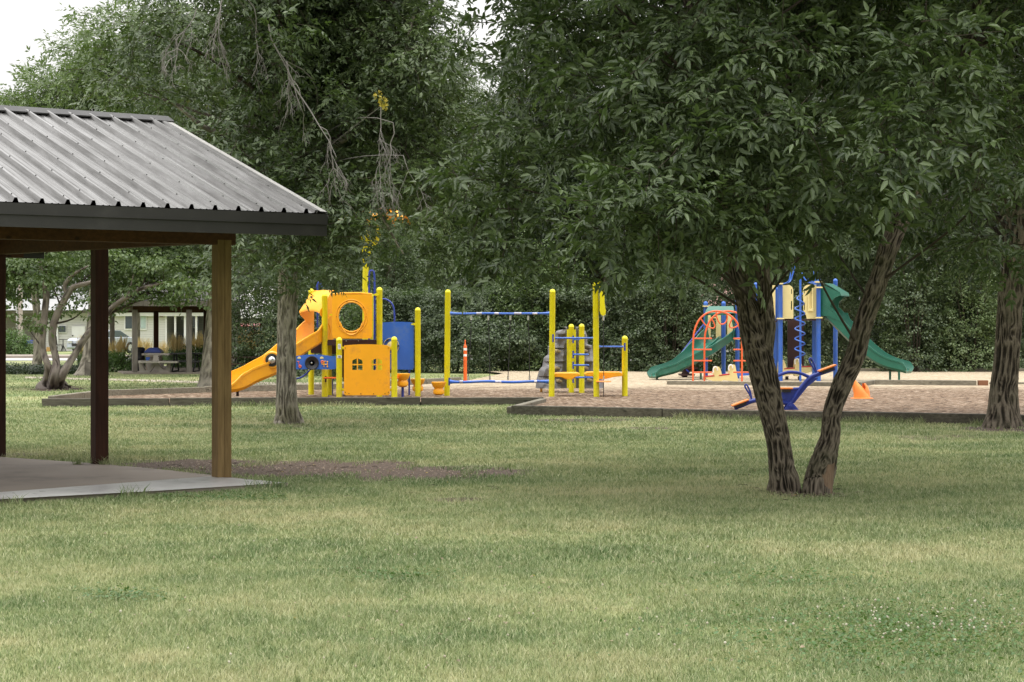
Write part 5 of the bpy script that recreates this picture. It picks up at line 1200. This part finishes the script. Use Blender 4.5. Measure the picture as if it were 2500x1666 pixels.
mb.add(r0_+r1_+tp, [(3, 2, 1, 0), (4, 5, 9, 8), (5, 6, 9), (6, 7, 8, 9), (7, 4, 8)]); mb.build('shingle_roof', M['shingle'], S2)
mb = MB()
for i in range(4): mb.beam(r0_[i]+Vector((0, 0, .06)), r0_[(i+1) % 4]+Vector((0, 0, .06)), .04, .17)
mb.build('fascia', M['greywood2'], S2)
# concrete table
def cA(x, y): return (250+x/5.229, 730+y/5.229)
Dt = G(390, 913)[1]
tb = thing('picnic_table', 'grey concrete picnic table with angled legs on the shelter slab', 'picnic table', G(383, 913, .05))
def slabbox(x0, x1, y0, y1, D, dy, mat, name, parent):
    a, b = P(*cA(x0, y1), D), P(*cA(x1, y0), D); mb = MB(); mb.box(((a[0]+b[0])/2, D+dy/2, (a[2]+b[2])/2), (b[0]-a[0], dy, b[2]-a[2])); return mb.build(name, mat, parent, bevel=.01)
slabbox(500, 850, 697, 722, Dt+.2, .75, M['tconc'], 'table_top', tb)
slabbox(455, 955, 797, 822, Dt-.35, .28, M['tconc'], 'bench', tb); slabbox(455, 990, 787, 800, Dt+1.25, .28, M['tconc'], 'bench', tb)
mb = MB(); mb.plate(px_loop([cA(*p_) for p_ in ((465, 822), (510, 822), (545, 915), (580, 905), (640, 830), (655, 722), (715, 722), (725, 830), (760, 890), (810, 910), (830, 822), (875, 822), (862, 958), (750, 958), (700, 905), (668, 850), (635, 900), (590, 958), (478, 958))], Dt), Dt-.05, Dt+.12); mb.build('leg_frame', M['tconc'], tb)
mb = MB(); mb.plate(px_loop([cA(*p_) for p_ in ((560, 822), (655, 722), (715, 722), (790, 822), (760, 950), (600, 950))], Dt+1), Dt+.9, Dt+1.0); mb.build('leg_frame', M['tconc'], tb)
def metal_table(label, x0, x1, yt, yb, D, top='blackpl'):
    t = thing('picnic_table', label, 'picnic table', P(x0, 913, D)[:2]+(.05,)); X0, X1 = P(x0, 0, D)[0], P(x1, 0, D)[0]
    zt, zs = P(0, yt, D)[2], P(0, yb, D)[2]; w = X1-X0
    for i in range(4):
        mb = MB(); mb.box(((X0+X1)/2, D-.3+i*.2, zt), (w, .185, .04)); mb.build('top_board', M[top], t)
    for dy in (-.72, .68): mb = MB(); mb.box(((X0+X1)/2, D+dy, zs), (w, .24, .04)); mb.build('bench_seat', M[top], t)
    for sx_ in (.14, .78):
        X = X0+w*sx_; mb = MB()
        for dy, s_ in ((-.25, -1), (.25, 1)):
            mb.tube([tuple(v) for v in catmull([(X, D+dy, zt-.03), (X, D+dy*1.05, zt-.3), (X+.02, D+dy*1.3, zs-.1), (X, D+dy*2.4, .12), (X, D+dy*2.1, .075), (X, D, .07)], 20)], .026, 8)
        mb.tube([(X, D-.8, zs-.03), (X, D+.8, zs-.03)], .022, 8); mb.tube([(X, D-.2, zt-.03), (X+.35, D, zs)], .016, 6); mb.build('leg', M['black'], t, smooth=True)
metal_table('black metal picnic table beside the concrete table, behind a trunk', 417, 497, 863.5, 882, Dt+.8)
metal_table('picnic table with reddish brown top and black legs behind the orange slide', 566, 648, 873, 888, 61.5, 'dkbrown2')
# bins
tb_ = thing('trash_barrel', 'black round trash barrel beside the shelter post', 'trash barrel', P(336, 905, 66.5)[:2]+(.05,))
p = Vector(P(337, 905, 66.5)); p.z = .05; hz_ = P(0, 848, 66.5)[2]-.05
mb = MB(); mb.lathe(tuple(p), [(.19, 0), (.22, .03), (.225, hz_*.5), (.235, hz_*.52), (.225, hz_*.55), (.23, hz_*.86), (.24, hz_*.87), (.24, hz_*.95), (.17, hz_), (.0, hz_)], 22); mb.build('barrel', M['blackpl'], tb_, smooth=True)
rb = thing('recycling_bin', 'square beige bin with blue domed lid behind the concrete table', 'recycling bin', P(372, 910, 66.2)[:2]+(.05,))
a = P(353, 911, 66.2); b = P(391, 862, 66.2); w = b[0]-a[0]; xc = (a[0]+b[0])/2
mb = MB(); mb.box((xc, 66.5, (b[2]+.05)/2+.0), (w*.92, w*.92, b[2]-.05)); mb.build('bin_body', pbr('beige_bin', (.30, .25, .19), .8, bump=.3), rb, bevel=.03)
mb = MB(); rows = []
for s_, z in ((1.06, 0), (1.1, .04), (1.0, .06), (.8, .12), (.55, .17), (0.02, .18)): rows.append([(xc+dx*w/2*s_, 66.5+dy*w/2*s_, b[2]+z) for dx, dy in ((-1, -1), (1, -1), (1, 1), (-1, 1), (-1, -1))])
mb.grid(rows); mb.build('bin_lid', pbr('faded_blue_lid', (.07, .10, .30), .4), rb)
mb = MB(); mb.box((xc+w*.28, 66.5-w*.47, (b[2]+.05)*.55), (.12, .02, .30)); mb.box((xc-w*.3, 66.5-w*.47, (b[2]+.05)*.55), (.14, .02, .25)); mb.build('bin_panel', M['blue'], rb)
# ornamental grass clumps
SP_G = []
for _ in range(4):
    V = []; Q = []
    for i in range(46):
        a = rng.uniform(0, 2*pi); r = rng.random()**.6*.12; x, y = r*cos(a), r*sin(a); lean = rng.uniform(.05, .55); h_ = rng.uniform(.5, .85); w_ = .010
        p = [np.array([x+lean*cos(a)*t*t*.8, y+lean*sin(a)*t*t*.8, h_*t*(1-.18*t*lean*2)]) for t in (0, .5, 1)]; s_ = np.array([-sin(a), cos(a), 0])*w_
        b = len(V); V += [p[0]-s_, p[0]+s_, p[1]-s_, p[1]+s_, p[2]-s_*.3, p[2]+s_*.3]; Q += [(b, b+1, b+3, b+2), (b+2, b+3, b+5, b+4)]
    ng = len(Q)
    for i in range(26):
        a = rng.uniform(0, 2*pi); lean = rng.uniform(.0, .3); h_ = rng.uniform(.9, 1.25); s_ = np.array([1, .4, 0])*.012
        q0 = np.array([lean*cos(a)*.5, lean*sin(a)*.5, h_*.62]); q1 = np.array([lean*cos(a), lean*sin(a), h_])
        b = len(V); V += [q0-s_, q0+s_, q1-s_*.4, q1+s_*.4]; Q += [(b, b+1, b+3, b+2)]
    SP_G.append((np.array(V), np.array(Q), np.array([0]*ng+[1]*(len(Q)-ng))))
M['ograss'] = leafmat('ornamental_grass_blade', (.08, .13, .06), (.17, .23, .13)); M['plume'] = leafmat('golden_seed_plume', (.58, .44, .17), (.80, .66, .36), (.6, .46, .2))
def grass_clump(px, y0, D, wpx, label, k=5):
    t = thing('ornamental_grass', label, 'ornamental grass', at(px, D), 'clumps of feather reed grass near the street')
    X = at(px, D)[0]+rng.uniform(-.5, .5, k)*wpx/F*D; Y = D+rng.uniform(-.35, .35, k); s_ = rng.uniform(.85, 1.1, k)*(H-(y0-HY)/F*D)/1.15
    pos = np.stack([X, Y, X*0], 1); an = rng.uniform(0, 6.28, k)
    scatter_mesh('blades', SP_G, pos, np.stack([np.cos(an), np.sin(an), X*0], 1), np.tile([0, 0, 1.0], (k, 1)), s_, t, [M['ograss'], M['plume']])
for px, y0, D, w_, lb in ((206, 822, 74, 22, 'reed grass clump right of the crooked apple tree'), (292, 826, 72, 36, 'reed grass clump left of the trash barrel'), (262, 836, 74, 20, 'reed grass clump behind the dark pavilion post'),
                          (348, 828, 80, 40, 'golden reed grass clump behind the blue lidded bin'), (400, 838, 80, 22, 'short golden reed grass right of the blue lid'), (435, 818, 74, 44, 'tall golden reed grass clump before the white porch columns'), (482, 818, 75, 30, 'golden reed grass clump left of the furrowed trunk'),
                          (598, 808, 68, 42, 'large golden reed grass clump in front of the red car'), (655, 815, 70, 40, 'golden reed grass clump just left of the grey trunk')):
    grass_clump(px, y0, D, w_, lb, 9 if w_ > 30 else 6)
bush('low bright green leafy plant at the foot of the second pavilion post', at(282, 67), 1.1, .5, .55, 'leaf_bush', 160)
bush('low green perennials behind the shelter posts', at(478, 72), .8, .5, .75, 'leaf_bush', 120)
bush('trimmed round hedge bush in front of the left house', at(24, 105), 1.15, .9, 1.25, 'leaf_bush', 380)
n = 900; X = rng.uniform(at(-120, 65)[0], at(200, 65)[0], n); Y = rng.uniform(63.2, 67, n); Z = .04+.18*rng.random(n)
o = scatter_mesh('juniper_ground_cover', SP_HEDGE, np.stack([X, Y, Z], 1), rng.normal(size=(n, 3))*[1, 1, .2], np.array([0, -.2, 1.0])+rng.normal(size=(n, 3))*.3, rng.uniform(.22, .38, n), None, [M['leaf_dark'], M['twig']])
setk(o, kind='stuff', label='low dark juniper ground cover behind the crooked tree', category='ground cover')
# ---------------------------------------------------------------- houses
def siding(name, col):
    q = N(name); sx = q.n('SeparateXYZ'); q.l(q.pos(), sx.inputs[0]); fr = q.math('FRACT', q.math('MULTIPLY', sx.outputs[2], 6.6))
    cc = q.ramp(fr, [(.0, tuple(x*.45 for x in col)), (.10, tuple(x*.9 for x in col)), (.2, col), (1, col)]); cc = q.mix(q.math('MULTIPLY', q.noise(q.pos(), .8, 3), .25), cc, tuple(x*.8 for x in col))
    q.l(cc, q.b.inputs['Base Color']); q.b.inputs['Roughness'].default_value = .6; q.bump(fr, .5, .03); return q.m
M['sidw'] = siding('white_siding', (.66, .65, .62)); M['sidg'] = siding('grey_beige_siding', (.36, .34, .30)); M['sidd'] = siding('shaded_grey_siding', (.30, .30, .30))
def pb(mb, x0, x1, y0, y1, D, dep=.2):
    a, b = P(x0, y1, D), P(x1, y0, D); mb.box(((a[0]+b[0])/2, D+dep/2, (a[2]+b[2])/2), (b[0]-a[0], dep, b[2]-a[2])); return mb
Dn = 121.0
def zp(y, D=Dn): return P(0, y, D)[2]
hl = thing('house', 'low beige sided house with white door behind the crooked tree, far left', 'house', at(100, Dn))
mb = MB(); x0, x1 = P(-150, 0, 124)[0], P(108, 0, 124)[0]; mb.box(((x0+x1)/2, 127, 1.4), (x1-x0, 6, 2.8)); mb.build('side_wall', M['sidg'], hl)
mb = MB(); pb(mb, 104, 268, 764, 860, 121.5, 8); mb.build('front_wall', M['sidw'], hl)
mb = MB(); pb(mb, 103, 109, 764, 860, 121.35, .2); pb(mb, 138, 141.5, 800, 860, 121.3, .2); mb.build('corner_board', M['white'], hl)
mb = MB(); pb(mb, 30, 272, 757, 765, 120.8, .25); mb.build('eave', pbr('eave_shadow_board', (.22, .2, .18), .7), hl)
mb = MB(); xa, xb = P(-160, 0, Dn)[0], P(275, 0, Dn)[0]
mb.add([(xa, 120.5, zp(758)), (xb, 120.5, zp(758)), (xb, 127, zp(758)+.8), (xa, 127, zp(758)+.8), (xa, 133, zp(758)), (xb, 133, zp(758))], [(0, 1, 2, 3), (3, 2, 5, 4), (1, 5, 2), (0, 3, 4)]); mb.build('roof', pbr('pale_metal_roof', (.30, .30, .30), .6), hl)
mb = MB(); pb(mb, 175, 207, 797, 859, 121.3, .15); dr = mb.build('door', M['white'], hl)
mb = MB(); p = P(177, 820, 121.2); mb.lathe((p[0], 121.25, p[2]), [(.05, 0), (.04, .08)], 8, 'y'); mb.build('door_knob', M['black'], dr)
mb = MB(); pb(mb, 141, 162, 794, 813, 121.4, .05); wn = mb.build('window', M['white'], hl); mb = MB(); pb(mb, 143, 160, 796, 811, 121.36, .04); mb.build('pane', M['glass'], wn)
mb = MB(); pb(mb, 113, 122, 848, 860, 121.0, .3); mb.build('planter', pbr('orange_planter', (.45, .26, .08), .7), hl)
# house number
def digit4(mb, x, y, h, D): 
    for a, b in (((x+h*.45, y-h), (x+h*.45, y)), ((x+h*.45, y-h), (x, y-h*.35)), ((x, y-h*.35), (x+h*.62, y-h*.35))): mb.tube([P(*a, D), P(*b, D)], .045, 5)
mb = MB(); digit4(mb, 120.5, 791, 6, 121.3)
for a, b in (((126.8, 785), (126.8, 791)), ((126.8, 785), (125.6, 786.6))): mb.tube([P(*a, 121.3), P(*b, 121.3)], .045, 5)
mb.build('house_number', M['black'], hl)
def chair_set():
    t = thing('bistro_set', 'black iron bistro table and chair beside the white door', 'bistro set', P(152, 859, 119)[:2]+(.1,)) if False else None
tbl = thing('bistro_table', 'small round black iron table beside the beige house wall', 'table', P(155, 858, 119.5)[:2]+(0,))
mb = MB(); p = Vector(P(154, 830, 119.5)); mb.lathe(tuple(p), [(.27, 0), (.27, .03)], 16); mb.tube([tuple(p), (p.x, p.y, .3)], .03, 6)
for a in (0, 2.1, 4.2): mb.tube([(p.x, p.y, .4), (p.x+.2*cos(a), p.y+.2*sin(a), .0)], .025, 6)
mb.build('table_frame', M['black'], tbl)
ch = thing('patio_chair', 'black iron patio chair left of the round table', 'chair', P(146, 858, 119.3)[:2]+(0,))
p = Vector(P(146, 845, 119.3)); mb = MB(); mb.box((p.x, p.y, .42), (.42, .42, .04)); mb.build('seat', M['black'], ch)
mb = MB()
for i in range(5): mb.tube([(p.x-.2, p.y-.2+.1*i, .42), (p.x-.26, p.y-.2+.1*i, .95)], .015, 5)
mb.tube([(p.x-.26, p.y-.22, .95), (p.x-.26, p.y+.22, .95)], .02, 6); mb.build('backrest', M['black'], ch)
for dx in (-.2, .2):
    for dy in (-.2, .2): mb = MB(); mb.tube([(p.x+dx*.8, p.y+dy*.8, .42), (p.x+dx*1.1, p.y+dy*1.1, 0)], .02, 5); mb.build('leg', M['black'], ch)
mb = MB(); a = P(67, 855, 117); mb.box((a[0], 117, .35), (.55, .45, .65)); mb.box((a[0], 117, .70), (.60, .5, .06)); single(mb, 'storage_box', M['blued'], 'dark navy lidded box against the beige house wall', 'box', bevel=.02)
mb = MB(); a = P(79, 855, 116); mb.box((a[0], 116, .25), (.65, .4, .48)); mb.box((a[0], 116, .50), (.69, .44, .05)); single(mb, 'planter_box', pbr('olive_box', (.07, .10, .03), .7), 'olive green box beside the navy box', 'box', bevel=.02)
# utility pole
up = thing('utility_pole', 'pale wooden pole rising in front of the left house roof', 'pole', at(47, 107))
mb = MB(); mb.tube([at(47, 107, 0), at(47.5, 107, 7.5)], [.19, .16], 14); mb.build('pole', pbr('pale_pole_wood', (.42, .36, .32), .85, sc=6), up, smooth=True)
mb = MB(); mb.tube([at(41.5, 106.8, .3), at(42, 106.8, 4.2)], .05, 8); mb.build('conduit', M['silver'], up)
# right white house
hr = thing('house', 'white sided house with columned porch beyond the shelter', 'house', at(380, Dn))
mb = MB(); pb(mb, 268, 406, 759, 862, 121.0, 8); mb.build('front_wall', M['sidw'], hr)
mb = MB(); pb(mb, 403.5, 407, 762, 862, 120.9, .12); mb.build('corner_board', M['white'], hr)
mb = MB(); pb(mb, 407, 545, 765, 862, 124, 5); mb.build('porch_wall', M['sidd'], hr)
mb = MB(); pb(mb, 268, 560, 755, 772, 120.6, .3); mb.build('porch_fascia', M['white'], hr)
mb = MB(); xa, xb = P(262, 0, Dn)[0], P(565, 0, Dn)[0]
mb.add([(xa, 120.2, zp(757)), (xb, 120.2, zp(757)), (xb, 126, zp(757)+1.2), (xa, 126, zp(757)+1.2), (xa, 132, zp(757)), (xb, 132, zp(757))], [(0, 1, 2, 3), (3, 2, 5, 4), (1, 5, 2), (0, 3, 4)]); mb.build('roof', M['shingle'], hr)
for px, w_ in ((427.5, 4.4), (451.5, 4.8), (479, 4.8), (520, 4.8)): mb = MB(); pb(mb, px-w_/2, px+w_/2, 770, 860, 120.8, .14); mb.build('column', M['white'], hr)
mb = MB(); pb(mb, 303, 358, 760, 806, 120.92, .1); wn = mb.build('window', M['white'], hr)
mb = MB(); pb(mb, 306, 342, 763, 802.5, 120.88, .06); mb.build('pane', M['glass'], wn); mb = MB(); pb(mb, 343.5, 355.5, 763, 802.5, 120.88, .06); mb.build('curtain', pbr('pale_curtain', (.42, .52, .5), .7), wn)
mb = MB(); pb(mb, 469, 477, 772, 801, 123.9, .12); wn = mb.build('window', M['white'], hr); mb = MB(); pb(mb, 470, 485, 773, 800, 123.86, .06); mb.build('pane', M['glass'], wn)
mb = MB(); p = P(394, 770, 120.9); mb.box((p[0], 120.85, p[2]), (.18, .2, .22)); mb.build('wall_lamp', pbr('lamp_brown', (.2, .13, .08), .5), hr)
mb = MB(); pb(mb, 430, 452, 815, 823, 122, .6); pb(mb, 431, 433, 823, 858, 122, .1); pb(mb, 449, 451, 823, 858, 122, .1); single(mb, 'patio_table', M['black'], 'black covered patio table standing inside the porch', 'table')
gr_ = thing('house', 'grey sided garage wing behind the red car', 'garage', at(610, 118))
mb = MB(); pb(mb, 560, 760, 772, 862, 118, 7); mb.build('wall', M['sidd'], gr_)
mb = MB(); xa, xb = P(548, 0, 118)[0], P(770, 0, 118)[0]; z_ = P(0, 772, 118)[2]; mb.add([(xa, 117, z_), (xb, 117, z_), (xb, 122, z_+1.9), (xa+1, 122, z_+1.9), (xa, 128, z_), (xb, 128, z_)], [(0, 1, 2, 3), (3, 2, 5, 4), (1, 5, 2), (0, 3, 4)])
mb.build('roof', pbr('light_grey_shingle', (.38, .37, .35), .9, sc=8), gr_)
mb = MB(); pb(mb, 556, 765, 770, 777, 116.8, .2); mb.build('fascia', M['white'], gr_)
# small pink-brown roofed house seen through the hedge gap
hp_ = thing('house', 'house with pinkish brown roof glimpsed above the hedge behind the left green slide', 'house', at(1725, 100))
mb = MB(); pb(mb, 1690, 1790, 745, 880, 100, 5); mb.build('wall', M['sidw'], hp_); mb = MB(); xa, xb = P(1685, 0, 100)[0], P(1800, 0, 100)[0]; z_ = P(0, 748, 100)[2]
mb.add([(xa, 99.5, z_), (xb, 99.5, z_), (xb, 103, z_+1.7), (xa+1.2, 103, z_+1.7), (xa, 106, z_), (xb, 106, z_)], [(0, 1, 2, 3), (3, 2, 5, 4), (1, 5, 2), (0, 3, 4)]); mb.build('roof', pbr('pinkish_shingle', (.35, .22, .19), .9), hp_)
# cars
def car(label, xc, D, L, Wd_, Ht, col, rz, suv=False):
    t = thing('parked_car', label, 'car', (xc, D, 0)); cr, sr = cos(rz), sin(rz)
    tf = lambda x, y, z: (xc+x*cr-y*sr, D+x*sr+y*cr, z); h = L/2
    body = [(-h, .35), (-h+.05, .75), (-h+.25, .88), (-h*.45, .93), (h*.5, .95), (h-.15, .90), (h, .7), (h-.03, .32), (-h+.05, .28)]
    if suv: cab = [(-h*.42, .93), (-h*.22, Ht-.05), (-h*.1, Ht), (h*.75, Ht), (h*.92, Ht-.12), (h*.97, .93)]
    else: cab = [(-h*.5, .90), (-h*.15, Ht-.04), (0, Ht), (h*.3, Ht-.02), (h*.72, .93)]
    mb = MB(); mb.plate(body, -Wd_/2, Wd_/2, (), tf); mb.build('body', col, t, bevel=.06)
    mb = MB(); mb.plate([(x*.985, z-.012) for x, z in cab], -Wd_/2+.12, Wd_/2-.12, (), tf); mb.build('windows', M['glass'], t, bevel=.05)
    top = [(x, z) for x, z in cab if z > Ht-.13]; mb = MB(); mb.plate(top+[(x, z-.05) for x, z in top[::-1]], -Wd_/2+.13, Wd_/2-.13, (), tf); mb.build('roof', col, t)
    for sx_ in (-.62, .62):
        for sy in (-1, 1):
            mb = MB(); c0 = tf(sx_*h, sy*(Wd_/2-.1), .33); c1 = tf(sx_*h, sy*(Wd_/2+.01), .33); mb.tube([c0, c1], .33, 20); wl = mb.build('wheel', M['blackpl'], t)
            mb = MB(); c0 = tf(sx_*h, sy*(Wd_/2+.0), .33); c1 = tf(sx_*h, sy*(Wd_/2+.02), .33); mb.tube([c0, c1], .19, 14); mb.build('rim', M['silver'], wl)
    for sy in (-1, 1):
        mb = MB(); mb.beam(tf(h-.04, sy*(Wd_/2-.2), .74), tf(h+.005, sy*(Wd_/2-.2), .74), .3, .16); mb.build('tail_light', M['red'], t)
        mb = MB(); mb.beam(tf(-h-.01, sy*(Wd_/2-.28), .68), tf(-h+.06, sy*(Wd_/2-.28), .68), .34, .13); mb.build('headlight', M['silver'], t)
    mb = MB(); mb.beam(tf(h-.02, 0, .62), tf(h+.012, 0, .62), .42, .16); mb.build('number_plate', M['white'], t)
    mb = MB(); mb.beam(tf(-h-.012, 0, .52), tf(-h+.03, 0, .52), .9, .16); mb.build('grille', M['black'], t)
car('pale silver sedan parked at the white house behind the reed grass', at(252, 112)[0], 112, 4.4, 1.75, 1.36, pbr('silver_car_paint', (.40, .43, .47), .25, .3), R(62))
car('dark red sport utility car parked by the garage behind the reed grass', at(598, 108)[0], 108, 4.5, 1.8, 1.72, pbr('red_car_paint', (.28, .01, .015), .25), R(-78), True)
# ---------------------------------------------------------------- grass blades and litter
def scatter_ground(n, d0, d1, margin=.36, p=1.0):
    D = d0+(d1-d0)*rng.random(n)**p; x = (rng.random(n)*2-1)*(D*margin+1.9); return x, D
slabp = np.array([(p[0], p[1]) for p in slab])
def inside(poly, x, y):
    r = np.zeros(len(x), bool); j = len(poly)-1
    for i in range(len(poly)):
        xi, yi, xj, yj = poly[i][0], poly[i][1], poly[j][0], poly[j][1]
        c_ = ((yi > y) != (yj > y)) & (x < (xj-xi)*(y-yi)/(yj-yi+1e-12)+xi); r ^= c_; j = i
    return r
mulp = np.array([(p[0], p[1]) for p in mul])
def ground_filter(x, y): 
    b = bare(x, y); k = (~inside(slabp, x, y)) & (~inside(mulp, x, y)) & (rng.random(len(x)) > b*1.12)
    return x[k], y[k]
def blades(name, x, y, hgt, wid, mat, label, tall=None):
    n = len(x); a = rng.uniform(0, 2*pi, n); cl = vnoise(x*1.7, y*1.7, x*0); h_ = hgt*(.55+.9*rng.random(n))*(.65+.7*cl); w_ = wid*(.7+.6*rng.random(n))
    if tall is not None: h_ = h_*tall
    lx, ly = np.cos(a), np.sin(a); ln_ = h_*rng.uniform(.25, 1.05, n); fa = rng.uniform(0, 2*pi, n); sx_, sy_ = np.cos(fa)*w_, np.sin(fa)*w_
    o = np.zeros(n); V = np.empty((n, 5, 3))
    V[:, 0] = np.stack([x-sx_, y-sy_, o-.004], 1); V[:, 1] = np.stack([x+sx_, y+sy_, o-.004], 1)
    V[:, 2] = np.stack([x+lx*ln_*.35+sx_*.8, y+ly*ln_*.35+sy_*.8, h_*.6], 1); V[:, 3] = np.stack([x+lx*ln_*.35-sx_*.8, y+ly*ln_*.35-sy_*.8, h_*.6], 1)
    V[:, 4] = np.stack([x+lx*ln_, y+ly*ln_, h_*(1-.15*rng.random(n))], 1)
    b = np.arange(n)*5; Q = np.stack([b, b+1, b+2, b+3], 1); T = np.stack([b+3, b+2, b+4], 1)
    o = link(name, npmesh(name, V.reshape(-1, 3), Q, T), None, mat); setk(o, kind='stuff', label=label, category='grass'); return o
X = []; Y = []; WS = []; HS = []
for n, d0, d1, ww, hh in ((460000, 7, 13, .0019, .029), (370000, 13, 20, .0027, .032), (270000, 20, 29, .0042, .034), (140000, 29, 40, .0065, .034), (45000, 40, 62, .010, .04)):
    x, y = scatter_ground(n, d0, d1, .30); x, y = ground_filter(x, y)
    X.append(x); Y.append(y); WS.append(np.full(len(x), ww)); HS.append(np.full(len(x), hh))
x, y, w_, h_ = map(np.concatenate, (X, Y, WS, HS)); blades('grass', x, y, h_, w_, M['blade'], 'short mown grass blades covering the park lawn')
# longer fringe along slab edge and timbers
X = []; Y = []
def fringe(a, b, n, wd=.05):
    t = rng.random(n); u_ = rng.normal(size=n)*wd; d = np.array(b[:2])-np.array(a[:2]); nn_ = np.array([-d[1], d[0]])/np.linalg.norm(d); k = vnoise(t*9+a[0], t*0, t*0) > .35
    X.append((a[0]+d[0]*t+nn_[0]*u_)[k]); Y.append((a[1]+d[1]*t+nn_[1]*u_)[k])
for i in (8, 0, 1, 2, 3, 7):
    a, b = np.array(slab[i][:2]), np.array(slab[(i+1) % len(slab)][:2])
    if i == 7: a, b = np.array(G(0, 1236)[:2]), np.array(G(360, 1215.5)[:2])
    if i == 8: a, b = np.array(G(360, 1215.5)[:2]), np.array(G(703, 1194)[:2])
    fringe(a, b, int(np.hypot(*(b-a))*330), .04)
fringe((C0[0], C0[1]-.12), (C1[0], C1[1]-.12), 5000, .05); fringe((C2[0], C2[1]-.12), (C2[0]+ang[0]*10, C2[1]+ang[1]*10-.12), 9000, .08)
fringe((p2[0]-.25, p2[1]-.1), (p2[0]+.1, p2[1]-.12), 500, .04)
fringe((at(1300, 65.2)[0], 65.2), (26, 65.2), 6000, .2)
x, y = np.concatenate(X), np.concatenate(Y); blades('grass_fringe', x, y, .055, .0035, M['blade'], 'longer untrimmed grass along slab and timber edges', tall=.9+rng.random(len(x)))
# clover heads
n = 120; cx = rng.normal(2270, 150, n); cy = rng.normal(1535, 30, n); k = (cy > 1440) & (cy < 1660); pts = [G(a, b) for a, b in zip(cx[k], cy[k])]
pts += [G(a, b) for a, b in zip(rng.uniform(50, 2450, 60), rng.uniform(1300, 1660, 60))]
mb = MB()
for p in pts:
    r = random.uniform(.004, .0075); z = random.uniform(.035, .055); mb.lathe((p[0], p[1], z), [(r*.4, -r), (r, 0), (r*.7, r*.8), (0.001, r)], 6)
o = mb.build('clover_flowers', leafmat('clover_petal', (.36, .30, .20), (.62, .58, .48), (.6, .6, .5)), None); setk(o, kind='stuff', label='tiny white clover flower heads scattered in the grass', category='flowers')
# clover / weed leaves
n = 5000; cx = rng.normal(2230, 230, n); cy = rng.normal(1545, 50, n); ok = (cy > 1400) & (cy < 1700) & (cx < 2650)
c2x = np.concatenate([cx[ok], rng.normal(300, 60, 350), rng.normal(960, 80, 400), rng.normal(1900, 120, 500), rng.uniform(1400, 1700, 900), rng.uniform(380, 700, 1000)]); c2y = np.concatenate([cy[ok], rng.normal(1462, 8, 350), rng.normal(1415, 8, 400), rng.normal(1420, 14, 500), rng.uniform(1023, 1034, 900), rng.normal(1222, 6, 1000)])
Dg = H*F/(c2y-HY); pos = np.stack([(c2x-CX)/F*Dg, Dg, rng.uniform(.015, .05, len(Dg))], 1); n = len(pos)
kk = ~inside(slabp, pos[:, 0], pos[:, 1]); pos = pos[kk]; n = len(pos)
lf = leaflet(np.zeros(3), np.array([1., 0, 0]), np.array([0, 0, 1.]), 1, .8, .1, True)
o = scatter_mesh('weeds', [(np.array(lf[0]), np.array(lf[1]), np.zeros(2, int))], pos, rng.normal(size=(n, 3))*[1, 1, .25], np.array([0, 0, 1.])+rng.normal(size=(n, 3))*.3, rng.uniform(.012, .026, n), None, [leafmat('weed_leaf', (.05, .10, .03), (.10, .18, .06))])
setk(o, kind='stuff', label='dark green clover and weed leaves low in the lawn', category='weeds')
# bark litter and fallen leaves
X, Y = [], []
for a, b, w_, h_, k in ((520, 1138, 160, 12, 420), (760, 1146, 250, 14, 420), (1050, 1158, 200, 12, 200), (1960, 1210, 110, 8, 260), (1500, 1030, 250, 6, 260), (1500, 1150, 900, 60, 160), (1250, 1450, 1200, 190, 420)):
    t = rng.normal(size=(k, 2)); D = H*F/np.maximum(b+t[:, 1]*h_*.6-HY, 150); X.append((a+t[:, 0]*w_*.5-CX)/F*D); Y.append(D)
x, y = np.concatenate(X), np.concatenate(Y); kk = ~inside(slabp, x, y) & ~inside(mulp, x, y); x, y = x[kk], y[kk]; n = len(x)
o = scatter_mesh('bark_litter', [(np.array(lf[0]), np.array(lf[1]), np.zeros(2, int))], np.stack([x, y, rng.uniform(.006, .02, n)], 1), rng.normal(size=(n, 3))*[1, 1, .12], np.array([0, 0, 1.])+rng.normal(size=(n, 3))*.25, rng.uniform(.010, .030, n), None, [leafmat('dry_litter', (.09, .06, .04), (.38, .29, .20), (.3, .2, .1), .1, yellow=.05)])
setk(o, kind='stuff', label='dry bark chips and fallen leaves on the worn ground', category='litter')
mb = MB()
for k in range(70):
    x0, y0, _ = G(random.choice([random.uniform(380, 1250), random.uniform(1820, 2100)]), random.uniform(1130, 1225)); a = random.uniform(0, 6.28); L = random.uniform(.05, .22)
    if not inside(slabp, np.array([x0]), np.array([y0]))[0]: mb.tube([(x0, y0, .012), (x0+L/2*cos(a), y0+L/2*sin(a), .02), (x0+L*cos(a+.3), y0+L*sin(a+.3), .012)], [.004, .003, .002], 4)
o = mb.build('fallen_twigs', M['twig'], None); setk(o, kind='stuff', label='small dark fallen twigs on the bare ground', category='litter')
